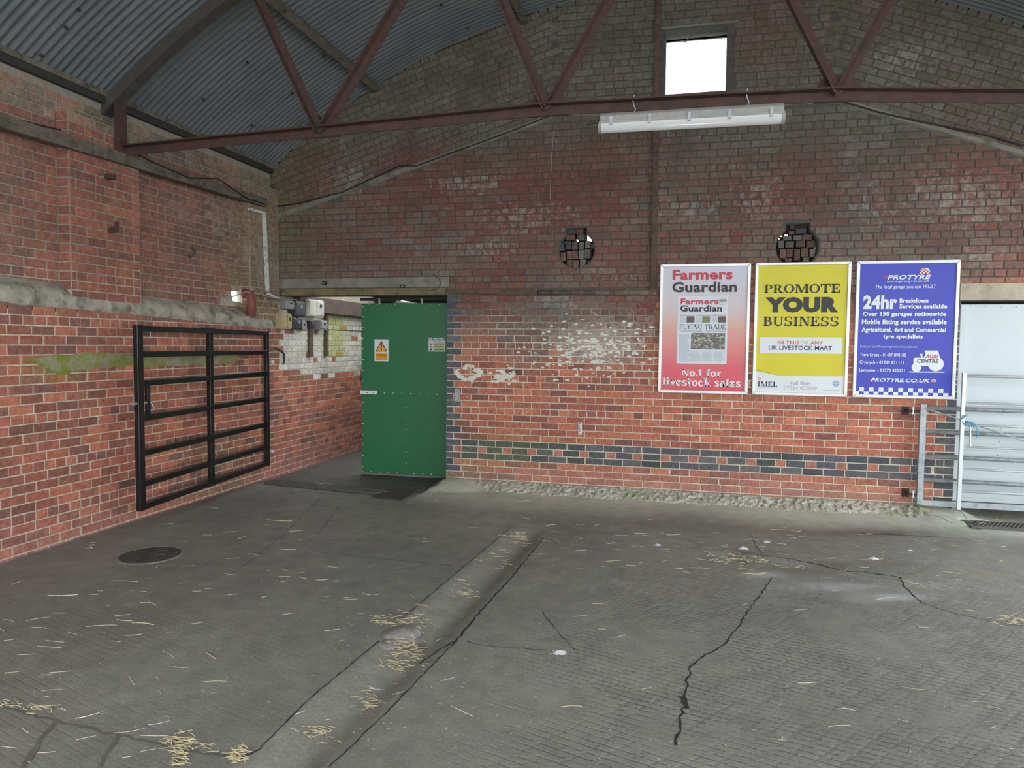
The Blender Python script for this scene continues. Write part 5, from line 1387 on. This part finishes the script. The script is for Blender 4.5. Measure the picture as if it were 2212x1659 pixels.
def drop(me, x, y, rot, sc=1, where='on the open concrete floor'):
    p = onfloor(x, y, .001); o = bpy.data.objects.new('straw_stalk', me); COL.objects.link(o)
    e_ = .02; sx_ = (hgt(p.x+e_, p.y)-hgt(p.x-e_, p.y))/(2*e_); sy_ = (hgt(p.x, p.y+e_)-hgt(p.x, p.y-e_))/(2*e_)
    tt = Vector((math.cos(rot), math.sin(rot), sx_*math.cos(rot)+sy_*math.sin(rot))).normalized(); nn = Vector((-sx_, -sy_, 1)).normalized(); bb = nn.cross(tt).normalized()
    R = Matrix((tt, bb, nn)).transposed().to_4x4(); o.matrix_world = Matrix.Translation(p) @ R @ Matrix.Scale(sc, 4)
    tag(o, ('long' if where == 'on the open concrete floor' else 'short')+' pale straw stalk lying '+where, 'straw', 'straw stalks '+where)
for x, y, l, r_ in big: drop(SM[rnd.randrange(10)], x, y, r_+.1, (F(x+l/2, y).x-F(x-l/2, y).x)/.11)
for (x0, y0, x1, y1), n, wh in zones:
    for i in range(n):
        x, y = rnd.uniform(x0, x1), y0+(y1-y0)*rnd.random()
        q = F(x, y)
        if q.x < XL+.15 or q.y > D-.4: continue
        drop(rnd.choice(SM), x, y, rnd.gauss(.1, .5), rnd.uniform(.35, .95), wh)
def clump(x, y, n, rx, ry, lab, hh=.02):
    mb = MB(); c = onfloor(x, y)
    for i in range(int(n*.6)):
        a_ = rnd.gauss(0, .45); px_, py_ = x+rnd.gauss(0, rx), y+rnd.gauss(0, ry); p = onfloor(px_, py_, .003+abs(rnd.gauss(0, hh))); l = rnd.uniform(.025, .075)
        d = Vector((math.cos(a_), math.sin(a_), rnd.uniform(-.12, .12)))*l
        q0, q1 = p-d*.5, p+d*.5; q0.z = max(q0.z, hgt(q0.x, q0.y)+.002); q1.z = max(q1.z, hgt(q1.x, q1.y)+.002)
        mb.tube([q0, (q0+q1)/2+Vector((0, 0, .003)), q1], .0014, 4)
    o = mb.build('straw_clump', M_STRAW, smooth=True); tag(o, lab, 'straw', 'straw gathered in clumps', 'stuff'); return o
clump(880, 1405, 150, 18, 17, 'large straw clump caught in the broken drain channel'); clump(855, 1440, 50, 16, 8, 'straw trailing below the broken patch of the channel')
clump(900, 1345, 40, 18, 9, 'straw on the upper lip of the broken channel patch'); clump(1122, 1170, 70, 11, 7, 'straw clump at the far end of the drain channel'); clump(1075, 1215, 30, 14, 8, 'thin straw in the channel beside the slab joint')
clump(1010, 1290, 34, 14, 7, 'straw clump halfway along the drain channel'); clump(795, 1520, 36, 12, 12, 'straw in the channel between the broken patch and the slab joint tuft'); clump(690, 1595, 40, 18, 12, 'straw scattered across the nearest part of the channel')
clump(400, 1615, 110, 24, 12, 'straw wedged in the joint between cut slabs'); clump(515, 1640, 60, 9, 7, 'straw tuft where the slab joint meets the channel'); clump(385, 1645, 40, 8, 10, 'straw filling the short cross joint')
clump(60, 1530, 60, 50, 6, 'straw lining the joint near the left edge slabs', .008); clump(1580, 1208, 70, 26, 8, 'straw heaped at the start of the worn step'); clump(1640, 1210, 30, 10, 5, 'straw at the crack crossing the worn step'); clump(2180, 1345, 60, 28, 6, 'straw lying along the far right joint')
clump(690, 1050, 50, 14, 4, 'straw caught on the passage drain grate'); clump(2130, 1128, 50, 30, 6, 'dead leaves and straw on the rusty grate', .015); clump(195, 1183, 16, 6, 3, 'tiny straw tuft near the drain cover')
clump(840, 1345, 40, 16, 8, 'chaff on the left lip of the channel', .006)
mb = MB()
for i in range(1000):
    u_ = rnd.random(); x, y = (rnd.uniform(1120, 2212), rnd.uniform(1110, 1290)) if u_ < .55 else ((rnd.uniform(0, 2212), rnd.uniform(1080, 1659)) if u_ < .8 else (rnd.uniform(700, 1170), rnd.uniform(1140, 1600)))
    p = onfloor(x, y, .0025)
    if p.x < XL+.05 or p.y > D-.1 or (x > 2070 and y < 1160): continue
    a_ = rnd.gauss(.1, .7); l = rnd.uniform(.003, .013); d = Vector((math.cos(a_), math.sin(a_), 0))*l; w = Vector((-d.y, d.x, 0)).normalized()*.0015
    mb.add([p-d-w, p+d-w, p+d+w, p-d+w], [(0, 1, 2, 3)])
o = mb.build('chaff', M_STRAW2); tag(o, 'fine chaff scattered over the concrete floor', 'chaff', kind='stuff')
# broken concrete in the channel
def lump(name, x, y, r, mat, label, cat, flat=.5, seed=0, sx=1.):
    c = onfloor(x, y); bm = bmesh.new(); bmesh.ops.create_icosphere(bm, subdivisions=3, radius=1)
    for v in bm.verts:
        d = v.co.copy(); k_ = 1+.28*noise.noise(d*1.3+Vector((seed, 0, 0)))+.1*noise.noise(d*4+Vector((seed, 3, 0)))
        v.co = Vector((d.x*r*k_*sx, d.y*r*k_, max(-.3, d.z)*r*flat*k_))
    me = bpy.data.meshes.new(name); bm.to_mesh(me); bm.free()
    for p in me.polygons: p.use_smooth = True
    o = link(name, me, mat); o.location = c; o.rotation_euler.z = seed; tag(o, label, cat); return o
M_CHUNK = pm('broken_concrete', (.22, .20, .19), .9, var=.3, scale=25, bs=.5, bscale=60)
lump('concrete_chunk', 868, 1372, .105, M_CHUNK, 'broken concrete chunk lifted in the drain channel', 'rubble', .35, 1, 1.2)
lump('concrete_chunk', 838, 1392, .055, M_CHUNK, 'smaller broken piece left of the lifted chunk', 'rubble', .3, 2, 1.2)
M_PLAS = pm('white_plastic', (.6, .6, .6), .4, var=.15)
def scrap(x, y, s, lab, seed):
    r_ = random.Random(seed); c = onfloor(x, y); mb = MB(); n = 7; vs = []
    for j in range(n+1):
        for i in range(n+1):
            u_, v_ = i/n-.5, j/n-.5; h_ = (.5-max(abs(u_), abs(v_)))*s*.7*(.3+1.4*abs(noise.noise(Vector((u_*4, v_*4, seed)))))
            vs.append((u_*s*(1+.3*r_.uniform(-1, 1)), v_*s*.8*(1+.3*r_.uniform(-1, 1)), .003+h_))
    mb.add(vs, [(j*(n+1)+i, j*(n+1)+i+1, (j+1)*(n+1)+i+1, (j+1)*(n+1)+i) for j in range(n) for i in range(n)])
    o = mb.build('plastic_scrap', M_PLAS, smooth=True); o.location = c; tag(o, lab, 'litter', 'white litter scraps'); return o
sb = scrap(1208, 1411, .075, 'crumpled white plastic scrap near the crack end', 1); scrap(1420, 1178, .06, 'white scrap standing alone on the middle slab', 2); scrap(1605, 1186, .085, 'white scrap just above the worn step', 3)
scrap(1886, 1208, .08, 'torn white scrap right of the worn step', 4); scrap(1965, 1190, .05, 'small white scrap on the right slab', 5); scrap(1655, 1172, .06, 'white scrap beside the short crack', 6); scrap(640, 1060, .035, 'white scrap on the passage drain', 8)
